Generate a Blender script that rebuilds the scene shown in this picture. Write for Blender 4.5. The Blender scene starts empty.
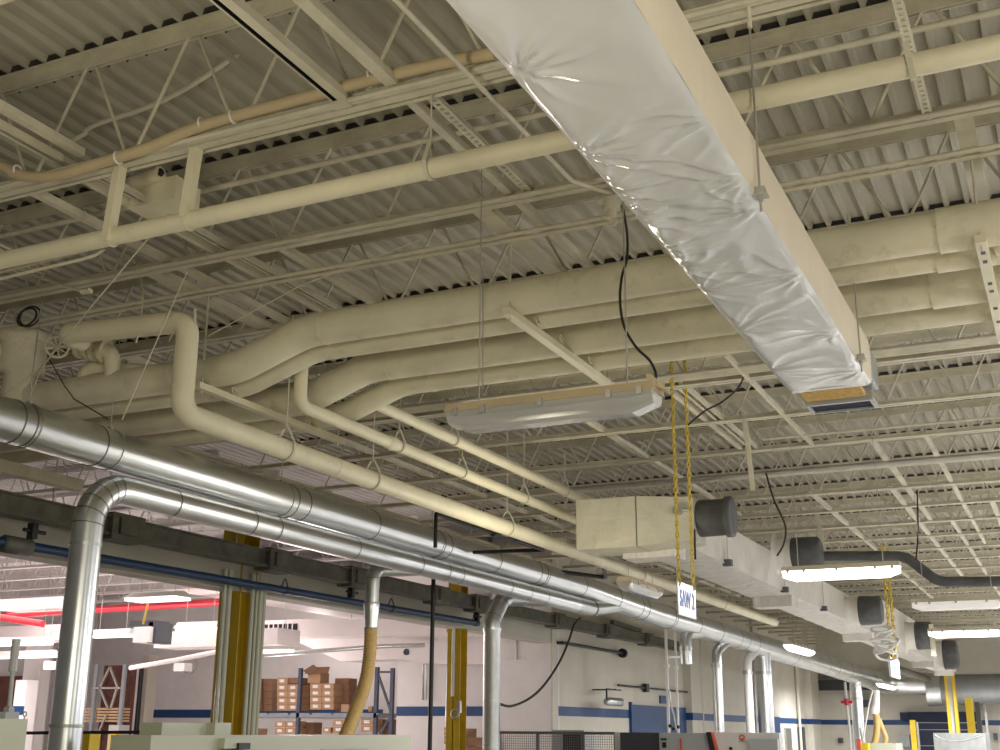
import bpy, math, random
from mathutils import Vector, Matrix, noise
random.seed(7)
SC = bpy.context.scene
COL = SC.collection

# ------------------------------------------------------------------ camera
F = 1190.6
def _cam(p, y, r):
    cy, sy, cp, sp = math.cos(y), math.sin(y), math.cos(p), math.sin(p)
    fwd = Vector((sy*cp, cy*cp, sp)); right = Vector((cy, -sy, 0)); up = right.cross(fwd)
    cr, sr = math.cos(r), math.sin(r)
    return cr*right + sr*up, -sr*right + cr*up, fwd
CR, CU, CF = _cam(math.radians(16.587), math.radians(-25.495), math.radians(.39))
CP = Vector((0, 0, 1.65))
cd = bpy.data.cameras.new('camera'); cam = bpy.data.objects.new('camera', cd); COL.objects.link(cam)
cd.sensor_width = 36; cd.lens = F*36/1000; cd.clip_end = 300; cd.clip_start = .05
mw = Matrix((CR, CU, -CF)).transposed().to_4x4(); mw.translation = CP; cam.matrix_world = mw
SC.camera = cam
def ray(x, y): return CR*(x-500) + CU*(375-y) + CF*F
# a point of the photograph on a plane of the hall: x = const, y = const or z = const
def pX(x, y, X): d = ray(x, y); return CP + d*((X-CP.x)/d.x)
def pY(x, y, Y): d = ray(x, y); return CP + d*((Y-CP.y)/d.y)
def pZ(x, y, Z): d = ray(x, y); return CP + d*((Z-CP.z)/d.z)

# ------------------------------------------------------------------ materials
def nodemat(name):
    m = bpy.data.materials.new(name); m.use_nodes = True
    nt = m.node_tree; b = nt.nodes['Principled BSDF']
    return m, nt, b
def mat(name, col, rough=.6, metal=0, var=.12, scale=3, bump=0, bscale=40, dirt=0, dirtcol=(.08, .06, .035), stretch=(1, 1, 1), spec=.5, coat=0):
    m, nt, b = nodemat(name); N = nt.nodes; L = nt.links
    tc = N.new('ShaderNodeTexCoord'); mp = N.new('ShaderNodeMapping'); mp.inputs['Scale'].default_value = stretch
    L.new(tc.outputs['Object'], mp.inputs['Vector'])
    n = N.new('ShaderNodeTexNoise'); n.inputs['Scale'].default_value = scale; n.inputs['Detail'].default_value = 5; n.inputs['Roughness'].default_value = .6
    L.new(mp.outputs['Vector'], n.inputs['Vector'])
    r = N.new('ShaderNodeValToRGB'); r.color_ramp.elements[0].position = .3; r.color_ramp.elements[1].position = .7
    r.color_ramp.elements[0].color = tuple(c*(1-var) for c in col)+(1,); r.color_ramp.elements[1].color = tuple(min(1, c*(1+var)) for c in col)+(1,)
    L.new(n.outputs['Fac'], r.inputs['Fac']); out = r.outputs['Color']
    if dirt:
        n2 = N.new('ShaderNodeTexNoise'); n2.inputs['Scale'].default_value = scale*2.3; n2.inputs['Detail'].default_value = 8; n2.inputs['Roughness'].default_value = .7
        L.new(mp.outputs['Vector'], n2.inputs['Vector'])
        r2 = N.new('ShaderNodeValToRGB'); r2.color_ramp.elements[0].position = .56; r2.color_ramp.elements[1].position = .78
        r2.color_ramp.elements[0].color = (0, 0, 0, 1); r2.color_ramp.elements[1].color = (dirt,)*3+(1,)
        L.new(n2.outputs['Fac'], r2.inputs['Fac'])
        mx = N.new('ShaderNodeMixRGB'); mx.inputs['Color2'].default_value = dirtcol+(1,)
        L.new(r2.outputs['Color'], mx.inputs['Fac']); L.new(out, mx.inputs['Color1']); out = mx.outputs['Color']
    L.new(out, b.inputs['Base Color'])
    b.inputs['Roughness'].default_value = rough; b.inputs['Metallic'].default_value = metal
    b.inputs['Specular IOR Level'].default_value = spec
    if coat: b.inputs['Coat Weight'].default_value = coat; b.inputs['Coat Roughness'].default_value = .08
    if bump:
        n3 = N.new('ShaderNodeTexNoise'); n3.inputs['Scale'].default_value = bscale; n3.inputs['Detail'].default_value = 4
        L.new(mp.outputs['Vector'], n3.inputs['Vector'])
        bp = N.new('ShaderNodeBump'); bp.inputs['Strength'].default_value = bump; bp.inputs['Distance'].default_value = .02
        L.new(n3.outputs['Fac'], bp.inputs['Height']); L.new(bp.outputs['Normal'], b.inputs['Normal'])
    return m
def glow(name, col, s):
    m, nt, b = nodemat(name)
    b.inputs['Base Color'].default_value = col+(1,)
    b.inputs['Emission Color'].default_value = col+(1,); b.inputs['Emission Strength'].default_value = s
    return m
PAINT = (.60, .535, .375)
M = {}
M['steel'] = mat('cream_painted_steel', (.62, .575, .44), .55, var=.14, scale=4, dirt=.25)
M['deck'] = mat('painted_deck', (.41, .38, .29), .6, var=.16, scale=1.6, stretch=(3, .35, 1), dirt=.22, dirtcol=(.2, .16, .09))
M['pipe'] = mat('cream_painted_pipe', (.75, .69, .50), .5, var=.08, scale=3, dirt=.2, dirtcol=(.3, .24, .13), bump=.12, bscale=14)
M['lagging'] = mat('cream_painted_lagging', (.74, .685, .51), .7, var=.10, scale=2.2, dirt=.45, dirtcol=(.26, .2, .11), bump=.45, bscale=7)
M['tanpipe'] = mat('tan_conduit_jacket', (.55, .44, .27), .6, var=.1, scale=5)
M['galv'] = mat('galvanised_sheet', (.74, .76, .77), .31, 1, var=.07, scale=6, stretch=(1, .25, 1), bump=.02, bscale=3)
M['galv_dull'] = mat('weathered_galvanised_sheet', (.56, .58, .57), .38, 1, var=.12, scale=7)
M['band'] = mat('dark_seam_band', (.22, .21, .19), .5, .8, var=.1)
M['zinc'] = mat('zinc_plated_rod', (.5, .49, .45), .45, .8, var=.1)
M['film'] = mat('glossy_vapour_film', (.66, .66, .645), .15, 0, var=.05, scale=1.5, bump=.03, bscale=5, spec=.8, coat=.4)
M['wrap'] = mat('tan_lit_duct_wrap', (.74, .65, .50), .55, var=.06, scale=2, bump=.05, bscale=6)  # tan stands for the light falling on the duct's white wrap
M['hvac'] = mat('silver_white_duct_wrap', (.70, .665, .60), .42, .1, var=.08, scale=3, bump=.6, bscale=10, stretch=(1, .5, .35))
M['hvac_under'] = mat('crinkled_silver_duct_wrap', (.68, .655, .60), .40, .1, var=.12, scale=5, bump=.8, bscale=12, stretch=(.5, 1, 1))
M['boxwrap'] = mat('aged_duct_wrap', (.56, .53, .42), .5, var=.1, scale=3, bump=.3, bscale=7)
M['fiberglass'] = mat('yellow_fibreglass_edge', (.62, .40, .12), .95, var=.25, scale=40)
M['greyduct'] = mat('dull_grey_round_duct', (.30, .31, .32), .45, .5, var=.1)
M['flute_shade'] = mat('shaded_deck_flute', (.065, .058, .045), .8, var=.2)  # dark tone for the shade inside the deck flutes
M['liner'] = mat('dark_blue_duct_liner', (.018, .022, .05), .8, var=.2)
M['flex'] = mat('dark_grey_flex_sleeve', (.085, .085, .085), .55, var=.25, scale=6, bump=.5, bscale=12)
M['black'] = mat('black_steel_and_slot_shade', (.012, .012, .013), .45, var=.2)
M['cord'] = mat('dark_rubber_cord', (.03, .027, .02), .6)
M['busway'] = mat('dirty_grey_busway', (.14, .135, .11), .6, .3, var=.3, scale=5, dirt=.5, dirtcol=(.05, .045, .035))
M['bluepipe'] = mat('blue_painted_pipe', (.008, .035, .09), .45, var=.15)
M['blue'] = mat('blue_wall_paint', (.008, .05, .16), .5, var=.1)
M['yellow'] = mat('yellow_column_paint', (.60, .40, .02), .4, var=.12, scale=3, dirt=.2, dirtcol=(.2, .1, .01))
M['safety'] = mat('safety_yellow', (.85, .58, .01), .45, var=.06)
M['chain'] = mat('yellow_chain', (.72, .52, .06), .4, var=.1)
M['wall'] = mat('painted_block_wall', (.62, .58, .49), .7, var=.05, scale=2, dirt=.12, dirtcol=(.35, .31, .24))
M['wall_white'] = mat('white_block_wall', (.74, .71, .70), .7, var=.05, scale=2)
M['lintel'] = mat('lintel_paint', (.50, .47, .40), .7, var=.08, scale=1)
M['floor'] = mat('sealed_concrete', (.52, .50, .46), .35, var=.12, scale=.8)
M['machine'] = mat('machine_cream_enamel', (.56, .57, .45), .35, var=.04, scale=1)
M['machine_grey'] = mat('machine_grey_enamel', (.42, .43, .43), .35, var=.05)
M['machine_white'] = mat('machine_white_enamel', (.74, .72, .68), .35, var=.04)
M['machine_dark'] = mat('machine_charcoal', (.05, .055, .065), .4, var=.1)
M['orange'] = mat('orange_stripe', (.7, .12, .05), .5)
M['red'] = mat('red_sprinkler_paint', (.62, .035, .055), .4, var=.1)
M['hose'] = mat('tan_flex_hose', (.62, .42, .16), .5, var=.1, scale=8)
M['carton'] = mat('cardboard', (.42, .26, .15), .85, var=.1, scale=6)
M['carton_dark'] = mat('brown_cardboard', (.25, .14, .08), .85, var=.12, scale=6)
M['label'] = mat('white_carton_label', (.8, .78, .76), .7, var=.03)
M['rack'] = mat('blue_grey_rack_steel', (.06, .075, .12), .5, var=.1)
M['rack_beam'] = mat('grey_rack_beam', (.26, .28, .30), .5, var=.1)
M['wood'] = mat('pale_pallet_wood', (.5, .33, .19), .85, var=.15, scale=8)
M['white'] = mat('white_enamel', (.8, .78, .75), .4, var=.03)
M['sign'] = mat('white_sign_board', (.78, .80, .83), .35, var=.02)
M['signblue'] = mat('blue_sign_ink', (.03, .12, .50), .5)
M['lens'] = mat('milky_fixture_lens', (.60, .60, .58), .25, var=.12, scale=3, stretch=(.4, 4, 6), coat=.4)
M['dock'] = mat('dark_blue_dock_curtain', (.015, .022, .05), .6, var=.15)
M['mesh'] = mat('grey_wire_mesh', (.2, .19, .19), .5, .4)
M['duct_white'] = mat('white_painted_duct', (.78, .72, .71), .55, var=.04)
M['grille'] = mat('dark_grille_void', (.01, .01, .012), .8)
M['rust'] = mat('dark_stored_goods', (.10, .035, .025), .8, var=.3, scale=4)
M['tube'] = glow('lit_lens', (1, .97, .93), 5)
M['tube_dim'] = glow('dim_lens', (1, .97, .93), .22)
M['tube_pink'] = glow('lit_lens_side_room', (1, .94, .92), 1.6)

for k_ in ('hvac', 'hvac_under', 'boxwrap'):
    for n_ in M[k_].node_tree.nodes:
        if n_.type == 'BUMP': n_.inputs['Distance'].default_value = .07
m_lens = M['lens'].node_tree.nodes['Principled BSDF']
m_lens.inputs['Transmission Weight'].default_value = .45; m_lens.inputs['Roughness'].default_value = .18
# ------------------------------------------------------------------ mesh helper
class MB:
    def __init__(s): s.v = []; s.f = []; s.sm = []; s.mi = []
    def add(s, vs, fs, smooth=False, mi=0):
        o = len(s.v); s.v += [Vector(v) for v in vs]
        for f in fs: s.f.append([o+i for i in f]); s.sm.append(smooth); s.mi.append(mi)
    def box(s, a, b, mi=0):
        x0, y0, z0 = (min(a[i], b[i]) for i in range(3)); x1, y1, z1 = (max(a[i], b[i]) for i in range(3))
        s.add([(x0,y0,z0),(x1,y0,z0),(x1,y1,z0),(x0,y1,z0),(x0,y0,z1),(x1,y0,z1),(x1,y1,z1),(x0,y1,z1)],
              [(0,3,2,1),(4,5,6,7),(0,1,5,4),(1,2,6,5),(2,3,7,6),(3,0,4,7)], False, mi); return s
    def hexa(s, p, mi=0):   # p: bottom four, top four
        s.add(p, [(0,3,2,1),(4,5,6,7),(0,1,5,4),(1,2,6,5),(2,3,7,6),(3,0,4,7)], False, mi); return s
    def bar(s, p0, p1, w, h, up=(0, 0, 1)):   # rectangular bar, w across, h along up
        p0 = Vector(p0); p1 = Vector(p1); d = (p1-p0).normalized(); up = Vector(up)
        r = d.cross(up)
        if r.length < 1e-5: r = d.cross(Vector((0, 1, 0)))
        r.normalize(); u = r.cross(d)
        q = [p0-r*w/2-u*h/2, p0+r*w/2-u*h/2, p1+r*w/2-u*h/2, p1-r*w/2-u*h/2]
        return s.hexa(q+[v+u*h for v in q])
    def tube(s, pts, r, seg=12, caps=True, mi=0):
        pts = [Vector(p) for p in pts]; n = len(pts)
        rs = r if isinstance(r, (list, tuple)) else [r]*n
        T = []
        for i in range(n):
            d = pts[min(i+1, n-1)]-pts[max(i-1, 0)]
            T.append(d.normalized() if d.length > 1e-9 else (T[-1] if T else Vector((0, 0, 1))))
        a = Vector((0, 0, 1)) if abs(T[0].z) < .9 else Vector((1, 0, 0))
        N = (a-T[0]*a.dot(T[0])).normalized(); rings = []
        for i in range(n):
            N = (N-T[i]*N.dot(T[i])).normalized(); B = T[i].cross(N)
            # stretch the mitre so that the tube keeps its width round a corner
            rings.append([pts[i]+(N*math.cos(2*math.pi*k/seg)+B*math.sin(2*math.pi*k/seg))*rs[i] for k in range(seg)])
        vs = [v for q in rings for v in q]; fs = []
        for i in range(n-1):
            for k in range(seg):
                k2 = (k+1) % seg
                fs.append((i*seg+k, i*seg+k2, (i+1)*seg+k2, (i+1)*seg+k))
        s.add(vs, fs, True, mi)
        if caps:
            s.add(rings[0], [tuple(range(seg))[::-1]], False, mi); s.add(rings[-1], [tuple(range(seg))], False, mi)
        return s
    def torus(s, c, ax, R, r, seg=20, rs=6):
        c = Vector(c); ax = Vector(ax).normalized(); a = Vector((0, 0, 1)) if abs(ax.z) < .9 else Vector((1, 0, 0))
        u = (a-ax*a.dot(ax)).normalized(); w = ax.cross(u); vs = []; fs = []
        for i in range(seg):
            t = 2*math.pi*i/seg; d = u*math.cos(t)+w*math.sin(t)
            for j in range(rs):
                q = 2*math.pi*j/rs; vs.append(c+d*(R+r*math.cos(q))+ax*r*math.sin(q))
        for i in range(seg):
            for j in range(rs):
                fs.append((i*rs+j, ((i+1) % seg)*rs+j, ((i+1) % seg)*rs+(j+1) % rs, i*rs+(j+1) % rs))
        s.add(vs, fs, True); return s
    def build(s, name, m, parent=None):
        org = Vector((0, 0, 0)); p = parent
        while p is not None: org += p.location; p = p.parent
        me = bpy.data.meshes.new(name); me.from_pydata([v-org for v in s.v], [], s.f)
        for i, p in enumerate(me.polygons): p.use_smooth = s.sm[i]; p.material_index = s.mi[i]
        for q in (m if isinstance(m, list) else [m]): me.materials.append(M[q])
        me.update()
        o = bpy.data.objects.new(name, me); COL.objects.link(o)
        if parent is not None: o.parent = parent
        return o
def fillet(pts, rad, n=7):
    pts = [Vector(p) for p in pts]; out = [pts[0]]
    for i in range(1, len(pts)-1):
        R = rad[i-1] if isinstance(rad, (list, tuple)) else rad
        a, b, c = pts[i-1], pts[i], pts[i+1]; d1 = (a-b).normalized(); d2 = (c-b).normalized()
        ang = d1.angle(d2); t = min(R/math.tan(ang/2), (a-b).length*.49, (c-b).length*.49)
        if t < 1e-4: out.append(b); continue
        p, q = b+d1*t, b+d2*t; Rr = t*math.tan(ang/2)
        cen = b+(d1+d2).normalized()*(Rr/math.sin(ang/2)); u = p-cen; w = q-cen; tot = u.angle(w)
        for k in range(n+1):
            f = k/n; out.append(cen+(u*math.sin((1-f)*tot)+w*math.sin(f*tot))/math.sin(tot))
    out.append(pts[-1]); return out
def curve(pts, n=8):   # smooth Catmull-Rom through points
    pts = [Vector(p) for p in pts]; P = [pts[0]]+pts+[pts[-1]]; out = []
    for i in range(1, len(P)-2):
        a, b, c, d = P[i-1:i+3]
        for k in range(n):
            t = k/n
            out.append(.5*((2*b)+(c-a)*t+(2*a-5*b+4*c-d)*t*t+(3*b-a-3*c+d)*t**3))
    out.append(pts[-1]); return out
def tag(o, label, cat, group=None, kind=None):
    o['label'] = label; o['category'] = cat
    if group: o['group'] = group
    if kind: o['kind'] = kind
    return o
def thing(name, label, cat, loc=(0, 0, 0), group=None):
    o = bpy.data.objects.new(name, None); COL.objects.link(o); o.location = loc; o.empty_display_size = .1
    return tag(o, label, cat, group)
def struct(mb, name, m):
    o = mb.build(name, m); o['kind'] = 'structure'; o['label'] = name.replace('_', ' '); return o
def one(mb, name, m, label, cat, group=None): return tag(mb.build(name, m), label, cat, group)
ORD = 'first second third fourth fifth sixth seventh eighth ninth tenth eleventh twelfth thirteenth fourteenth fifteenth sixteenth seventeenth eighteenth nineteenth twentieth'.split()
ORD += ['twenty-'+w for w in ORD[:9]]+['thirtieth']+['thirty-'+w for w in ORD[:9]]

# ------------------------------------------------------------------ the building
ZD = 5.63                      # underside of the roof deck
XW = -9.8                      # face of the wall with the wide opening
YB = 51.0                      # back wall
mb = MB(); mb.box((-30, -2, -.15), (10, 56, 0)); struct(mb, 'floor', 'floor')
def deck(name, x0, x1, y0, y1, m, flute_shade=()):
    # trapezoid deck; flutes right over each joist get a dark colour for their shade
    b = MB(); P = .1524; n = int((x1-x0)/P); prof = []
    for i in range(n):
        x = x0+i*P
        prof += [(x, ZD), (x+.030, ZD), (x+.044, ZD+.038), (x+P-.014, ZD+.038)]
    prof.append((x0+n*P, ZD))
    ys = [y0]
    for yj in flute_shade: ys += [yj-.075, yj+.15]
    ys.append(y1); m_ = len(prof)
    vs = [(x, y, z) for y in ys for x, z in prof]; b.add(vs, [])
    for j in range(len(ys)-1):
        for i in range(m_-1):
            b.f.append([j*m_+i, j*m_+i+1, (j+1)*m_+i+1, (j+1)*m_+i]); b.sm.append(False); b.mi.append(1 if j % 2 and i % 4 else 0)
    b.box((x0, y0, ZD+.06), (x1, y1, ZD+.2))
    return struct(b, name, [m, 'flute_shade'])
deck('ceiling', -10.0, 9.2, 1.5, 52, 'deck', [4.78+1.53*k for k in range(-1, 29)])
deck('ceiling_side', -28, -10.0, 11.4, 38, 'wall_white')
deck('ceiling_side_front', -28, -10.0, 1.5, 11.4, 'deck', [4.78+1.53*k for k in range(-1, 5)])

# wall with the opening: lintel, the stub of wall beyond it, the long wall with its blue stripe
mb = MB(); mb.box((XW-.3, 2, 3.36), (XW, 23.06, 3.80)); struct(mb, 'wall_lintel', 'lintel')
mb = MB(); mb.box((-11.15, 23.06, 0), (XW, 23.5, ZD)); struct(mb, 'wall_return', 'wall_white')
mb = MB(); mb.box((XW-.3, 23.5, 0), (XW, YB, ZD)); struct(mb, 'wall_left', 'wall')
mb = MB(); mb.box((-10.3, YB, 0), (9.5, YB+.3, ZD)); struct(mb, 'wall_back', 'wall')
mb = MB(); mb.box((XW-.02, 23.062, 0), (XW+.035, 23.36, ZD)); struct(mb, 'trim_1', 'wall')
mb = MB(); mb.box((XW, 23.37, 1.93), (XW+.012, YB, 2.12)); struct(mb, 'trim_2', 'blue')
mb = MB(); mb.box((XW, YB-.012, 1.93), (9.2, YB, 2.12)); struct(mb, 'trim_3', 'blue')
for i, (ya, yb) in enumerate(((pX(691, 700, XW+.2).y, pX(701, 700, XW+.2).y), (pX(811, 700, XW+.2).y, pX(819, 700, XW+.2).y))):      # pilasters of the long wall
    mb = MB(); mb.box((XW, ya, 0), (XW+.22, yb, ZD)); struct(mb, 'pillar_%d' % (i+1), 'wall')
    mb = MB(); mb.box((XW, ya-.01, 1.93), (XW+.235, yb+.01, 2.12)); struct(mb, 'trim_%d' % (i+4), 'blue')

# the side room beyond the opening
mb = MB(); mb.box((-13.95, 24.0, 0), (-11.15, 24.3, 4.5)); struct(mb, 'wall_side_near', 'wall_white')
mb = MB(); mb.box((-13.95, 23.985, 1.93), (-11.15, 24.0, 2.13)); struct(mb, 'trim_6', 'blue')
mb = MB(); mb.box((-28, 29.2, 0), (-13.95, 29.5, ZD)); struct(mb, 'wall_side_far', 'wall_white')
mb = MB(); mb.box((-26.6, 29.185, 1.93), (-17.4, 29.2, 2.16)); struct(mb, 'trim_7', 'blue')
mb = MB(); mb.box((-14.05, 24.3, 0), (-13.95, 29.2, ZD)); struct(mb, 'wall_side_jog', 'wall_white')
mb = MB(); mb.box((-28.2, 6, 0), (-28, 29.5, ZD)); struct(mb, 'wall_side_left', 'wall_white')
mb = MB(); mb.box((-17.6, 20.2, 4.48), (-10.15, 29.2, 4.6)); struct(mb, 'ceiling_side_soffit', 'duct_white')

# ------------------------------------------------------------------ open-web joists
def joist(Y, x0, x1, zb, label, ms, phase=-5.09, panel=.79, group='open-web joists under the metal deck'):
    t = thing('bar_joist', label, 'roof joist', (x0, Y, zb), group)
    b = MB()
    for s in (-1, 1):
        b.box((x0, Y+s*.012, ZD-.010), (x1, Y+s*.068, ZD-.001)); b.box((x0, Y+s*.012, ZD-.085), (x1, Y+s*.020, ZD-.010))
    b.build('top_chord', ms, t)
    b = MB()
    for s in (-1, 1):
        b.box((x0+.25, Y+s*.011, zb), (x1-.25, Y+s*.062, zb+.009)); b.box((x0+.25, Y+s*.011, zb+.009), (x1-.25, Y+s*.019, zb+.06))
    b.build('bottom_chord', ms, t)
    b = MB(); n0 = math.ceil((x0+.3-phase)/panel); n1 = math.floor((x1-.3-phase)/panel)
    zt, zl = ZD-.05, zb+.03
    for n in range(n0, n1+1):
        xa = phase+n*panel
        b.tube([(xa-.025, Y, zt), (xa-panel/2+.025, Y, zl)], .0115, 6)
        b.tube([(xa+.025, Y, zt), (xa+panel/2-.025, Y, zl)], .0115, 6)
    b.build('web', ms, t)
    return t
for k in range(-1, 29):
    Y = 4.78+1.53*k
    w = ORD[k+1]
    x1 = 2.6 if k < 3 else 6.0 if k < 12 else 9.0
    extra = {0: ' with conduits along its lower chord and brace straps below', 1: ' ending the short cross channels', 5: ' with wires of the sign below it'}
    joist(Y, XW if k > 3 else -27.6, x1, 4.83 if k < 1 else 4.88, 'cream open-web bar joist, the %s one back from the camera' % w, 'steel')
for i in range(9):
    Y = 12.4+1.53*i
    joist(Y, -27.6, -11.3, 4.85, 'pale open-web joist over the side room, %s counted from its near end' % ORD[i], 'wall_white', -5.1, .79, 'joists over the side room')

# girder over the columns of the opening
b = MB(); b.box((XW-.05, 8, 4.62), (XW+.15, 23.0, 4.66)); b.box((XW-.05, 8, 4.94), (XW+.15, 23.0, 4.98)); b.box((XW+.04, 8, 4.66), (XW+.06, 23.0, 4.94))
one(b, 'girder', 'steel', 'dull steel girder running above the busway over the opening', 'girder')

# ------------------------------------------------------------------ cross members between the joists (run away from the camera)
def channel(name, X, y0, y1, z, w, label, kind='plain', m='steel', cat='strut', group='cross struts laid between the joists'):
    b = MB()
    if kind == 'plain':                      # a flat bottomed channel
        b.box((X-w/2, y0, z), (X+w/2, y1, z+.006)); b.box((X-w/2, y0, z+.006), (X-w/2+.006, y1, z+.05)); b.box((X+w/2-.006, y0, z+.006), (X+w/2, y1, z+.05))
    elif kind == 'slot':                     # strut open to below
        b.box((X-w/2, y0, z+.04), (X+w/2, y1, z+.045))
        for s in (-1, 1):
            b.box((X+s*w/2, y0, z+.004), (X+s*(w/2-.004), y1, z+.04)); b.box((X+s*w/2, y0, z), (X+s*(w/2-w*.3), y1, z+.004))
    elif kind == 'holes':                    # perforated flange: ladder of webs between two rails
        for s in (-1, 1): b.box((X+s*w/2, y0, z), (X+s*w*.22, y1, z+.006))
        n = int((y1-y0)/.05)
        for i in range(n+1):
            y = y0+i*(y1-y0)/n; b.box((X-w*.22, y-.012, z), (X+w*.22, y+.012, z+.006))
        b.box((X-w*.3, y0, z+.04), (X+w*.3, y1, z+.045))
    return one(b, name, m, label, cat, group)
zc = 4.90
b = MB(); zk = 4.835
b.box((-3.245, 3.2, zk), (-3.235, 4.74, zk+.05)); b.box((-3.205, 3.2, zk), (-3.15, 4.74, zk+.05)); b.box((-3.235, 3.2, zk+.004), (-3.2335, 4.74, zk+.03), 1); b.box((-3.235, 3.2, zk+.03), (-3.205, 4.74, zk+.05), 1); b.box((-3.25, 4.70, zk-.02), (-3.15, 4.76, zk), 0)  # slot walls coloured black to stand for the shade inside
one(b, 'strut_channel', ['steel', 'black'], 'wide slotted channel with a black slot, ending on the nearest conduits', 'strut', 'cross struts laid between the joists')
channel('strut_channel', -2.875, 3.2, 4.70, 4.845, .07, 'plain tan channel beside the black slotted one', 'plain')
channel('perforated_strut', -2.80, 4.84, 6.28, zc, .06, 'perforated strut over the thin pipe left of the wrapped duct', 'holes')
channel('strut_channel', -2.93, 4.84, 6.28, zc, .05, 'plain channel running beside the perforated strut', 'plain')
channel('perforated_strut', -.405, 4.5, 6.28, 4.87, .05, 'perforated strut above the thin pipe on the right of the wrapped duct', 'holes')
channel('trapeze_beam', -3.20, 6.36, 7.84, zc, .13, 'broad flat beam carrying the middle pipe trapeze rod', 'plain')
channel('trapeze_beam', -.235, 6.36, 7.84, zc, .10, 'broad flat beam carrying the right hand pipe trapeze rod', 'plain')
channel('trapeze_beam', -5.94, 6.36, 7.84, zc, .13, 'broad flat beam above the elbow of the cream riser pipe', 'plain')
channel('strut_channel', -2.93, 6.34, 7.84, zc, .05, 'narrow channel right of the middle broad beam', 'plain')
channel('strut_channel', -5.02, 3.2, 4.72, zc, .05, 'tan channel at the far left over the curved conduit', 'plain')
channel('strut_channel', -5.20, 3.2, 4.72, zc, .075, 'far left slotted channel behind the curved conduit', 'slot')
channel('strut_channel', -5.69, 4.9, 7.84, zc, .055, 'long channel passing over the left brace strap', 'plain')
channel('strut_channel', -5.26, 4.9, 7.84, zc, .04, 'left one of a close pair of channels over the junction box', 'plain')
channel('strut_channel', -5.13, 4.9, 7.84, zc, .05, 'right one of a close pair of channels over the junction box', 'slot')
channel('strut_channel', -4.78, 6.34, 7.84, zc, .06, 'channel above the S bend of the large lagged pipe', 'plain')
channel('strut_channel', -2.55, 10.0, 13.9, 4.86, .03, 'bright thin tube slanting across the far joists left of the duct end', 'plain')
n = 0
for X, y0, y1, w, kd in ((-3.25, 10.8, 13.9, .10, 'slot'), (-3.40, 10.8, 13.9, .05, 'plain'), (-4.6, 10.8, 18.5, .06, 'plain'), (-1.9, 13.9, 20.0, .06, 'plain'), (-1.3, 13.9, 23.0, .05, 'plain'),
                         (-2.1, 16.9, 29.0, .07, 'plain'), (-3.2, 16.9, 35.0, .06, 'plain'), (-.9, 18.5, 35.0, .07, 'plain'), (-1.6, 20.0, 38.0, .06, 'plain'), (-.35, 17.0, 35.0, .06, 'plain'), (-6.3, 10.8, 26.0, .06, 'plain'), (-7.6, 7.9, 30.0, .06, 'plain')):
    n += 1
    channel('bridging_channel', X, y0, y1, 4.90, w, 'bridging channel lying on the lower chords of the farther joists, %s in the set' % ORD[n-1], kd, group='bridging channels on the farther joists')

# flat upright hanger posts
def hang_post(p0, p1, w, label):
    b = MB(); b.bar(p0, p1, w, .02, (0, 1, 0)); b.bar(p0+Vector((0, .03, 0)), p1+Vector((0, .03, 0)), .012, .05, (0, 1, 0))
    one(b, 'hanger_post', 'steel', label, 'hanger post', 'hanging posts below the far joists')
hang_post(pY(744, 413, 12.4), pY(753, 490, 12.4), .05, 'upright post hanging from a joist left of the duct end')
hang_post(pY(816, 510, 20.0), pY(825, 554, 20.0), .07, 'short upright post above the lit lamp beside the round end cap')
hang_post(pY(931, 624, 24.4), pY(934, 656, 24.4), .09, 'short upright post between the two right hand lamps')

# ------------------------------------------------------------------ conduits along the joists
def run(name, pts, r, label, cat, m='steel', seg=10, group=None): return one(MB().tube(pts, r, seg), name, m, label, cat, group)
G = 'conduits along the joists'
run('conduit', [(-9.6, 4.72, 4.83), (2.5, 4.72, 4.83)], .016, 'thin conduit under the nearest joist chord', 'conduit', group=G)
run('conduit', [(-9.6, 4.905, 4.855), (2.5, 4.905, 4.855)], .012, 'thinner conduit behind the nearest joist chord', 'conduit', group=G)
run('conduit', [(-9.6, 6.22, 4.865), (2.5, 6.22, 4.865)], .013, 'thin conduit along the chord where the short cross channels end', 'conduit', group=G)
a, c = pY(26, 253, 6.0), pY(200, 191, 6.0); d = pY(364, 150, 6.0); e = pY(1000, 17, 6.0)
z6 = (c.z+d.z+e.z)/3
run('conduit', [(-9.6, 6.0, z6), (2.5, 6.0, z6)], .02, 'light conduit high between the first two joists past the brackets', 'conduit', group=G)
z7 = pY(600, 150, 6.30).z
for dy, z, w in ((.0, 4.885, 'upper'), (.09, 4.885, 'lower')):
    run('conduit', [(-9.6, 6.80+dy, z), (2.5, 6.80+dy, z)], .016, '%s one of the paired conduits just above the lagged pipes' % w, 'conduit', group=G)
for i in range(4):
    run('conduit', [(-9.0, 10.62-.06*i, 4.875), (5.5, 10.62-.06*i, 4.875)], .02, 'conduit in the band of four under the far joist, %s from behind' % ORD[i], 'conduit', group=G)
run('grey_conduit', [(-6.3, 14.9, pY(660, 482, 14.9).z), (5.5, 14.9, pY(800, 470, 14.9).z)], .03, 'dark grey pipe running under the far joists above the round end cap', 'pipe', 'zinc')
run('conduit', [(-3.0, 13.3, 4.86), (5.5, 13.3, 4.86)], .014, 'single thin conduit below the joists right of the duct end', 'conduit', group=G)

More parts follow.
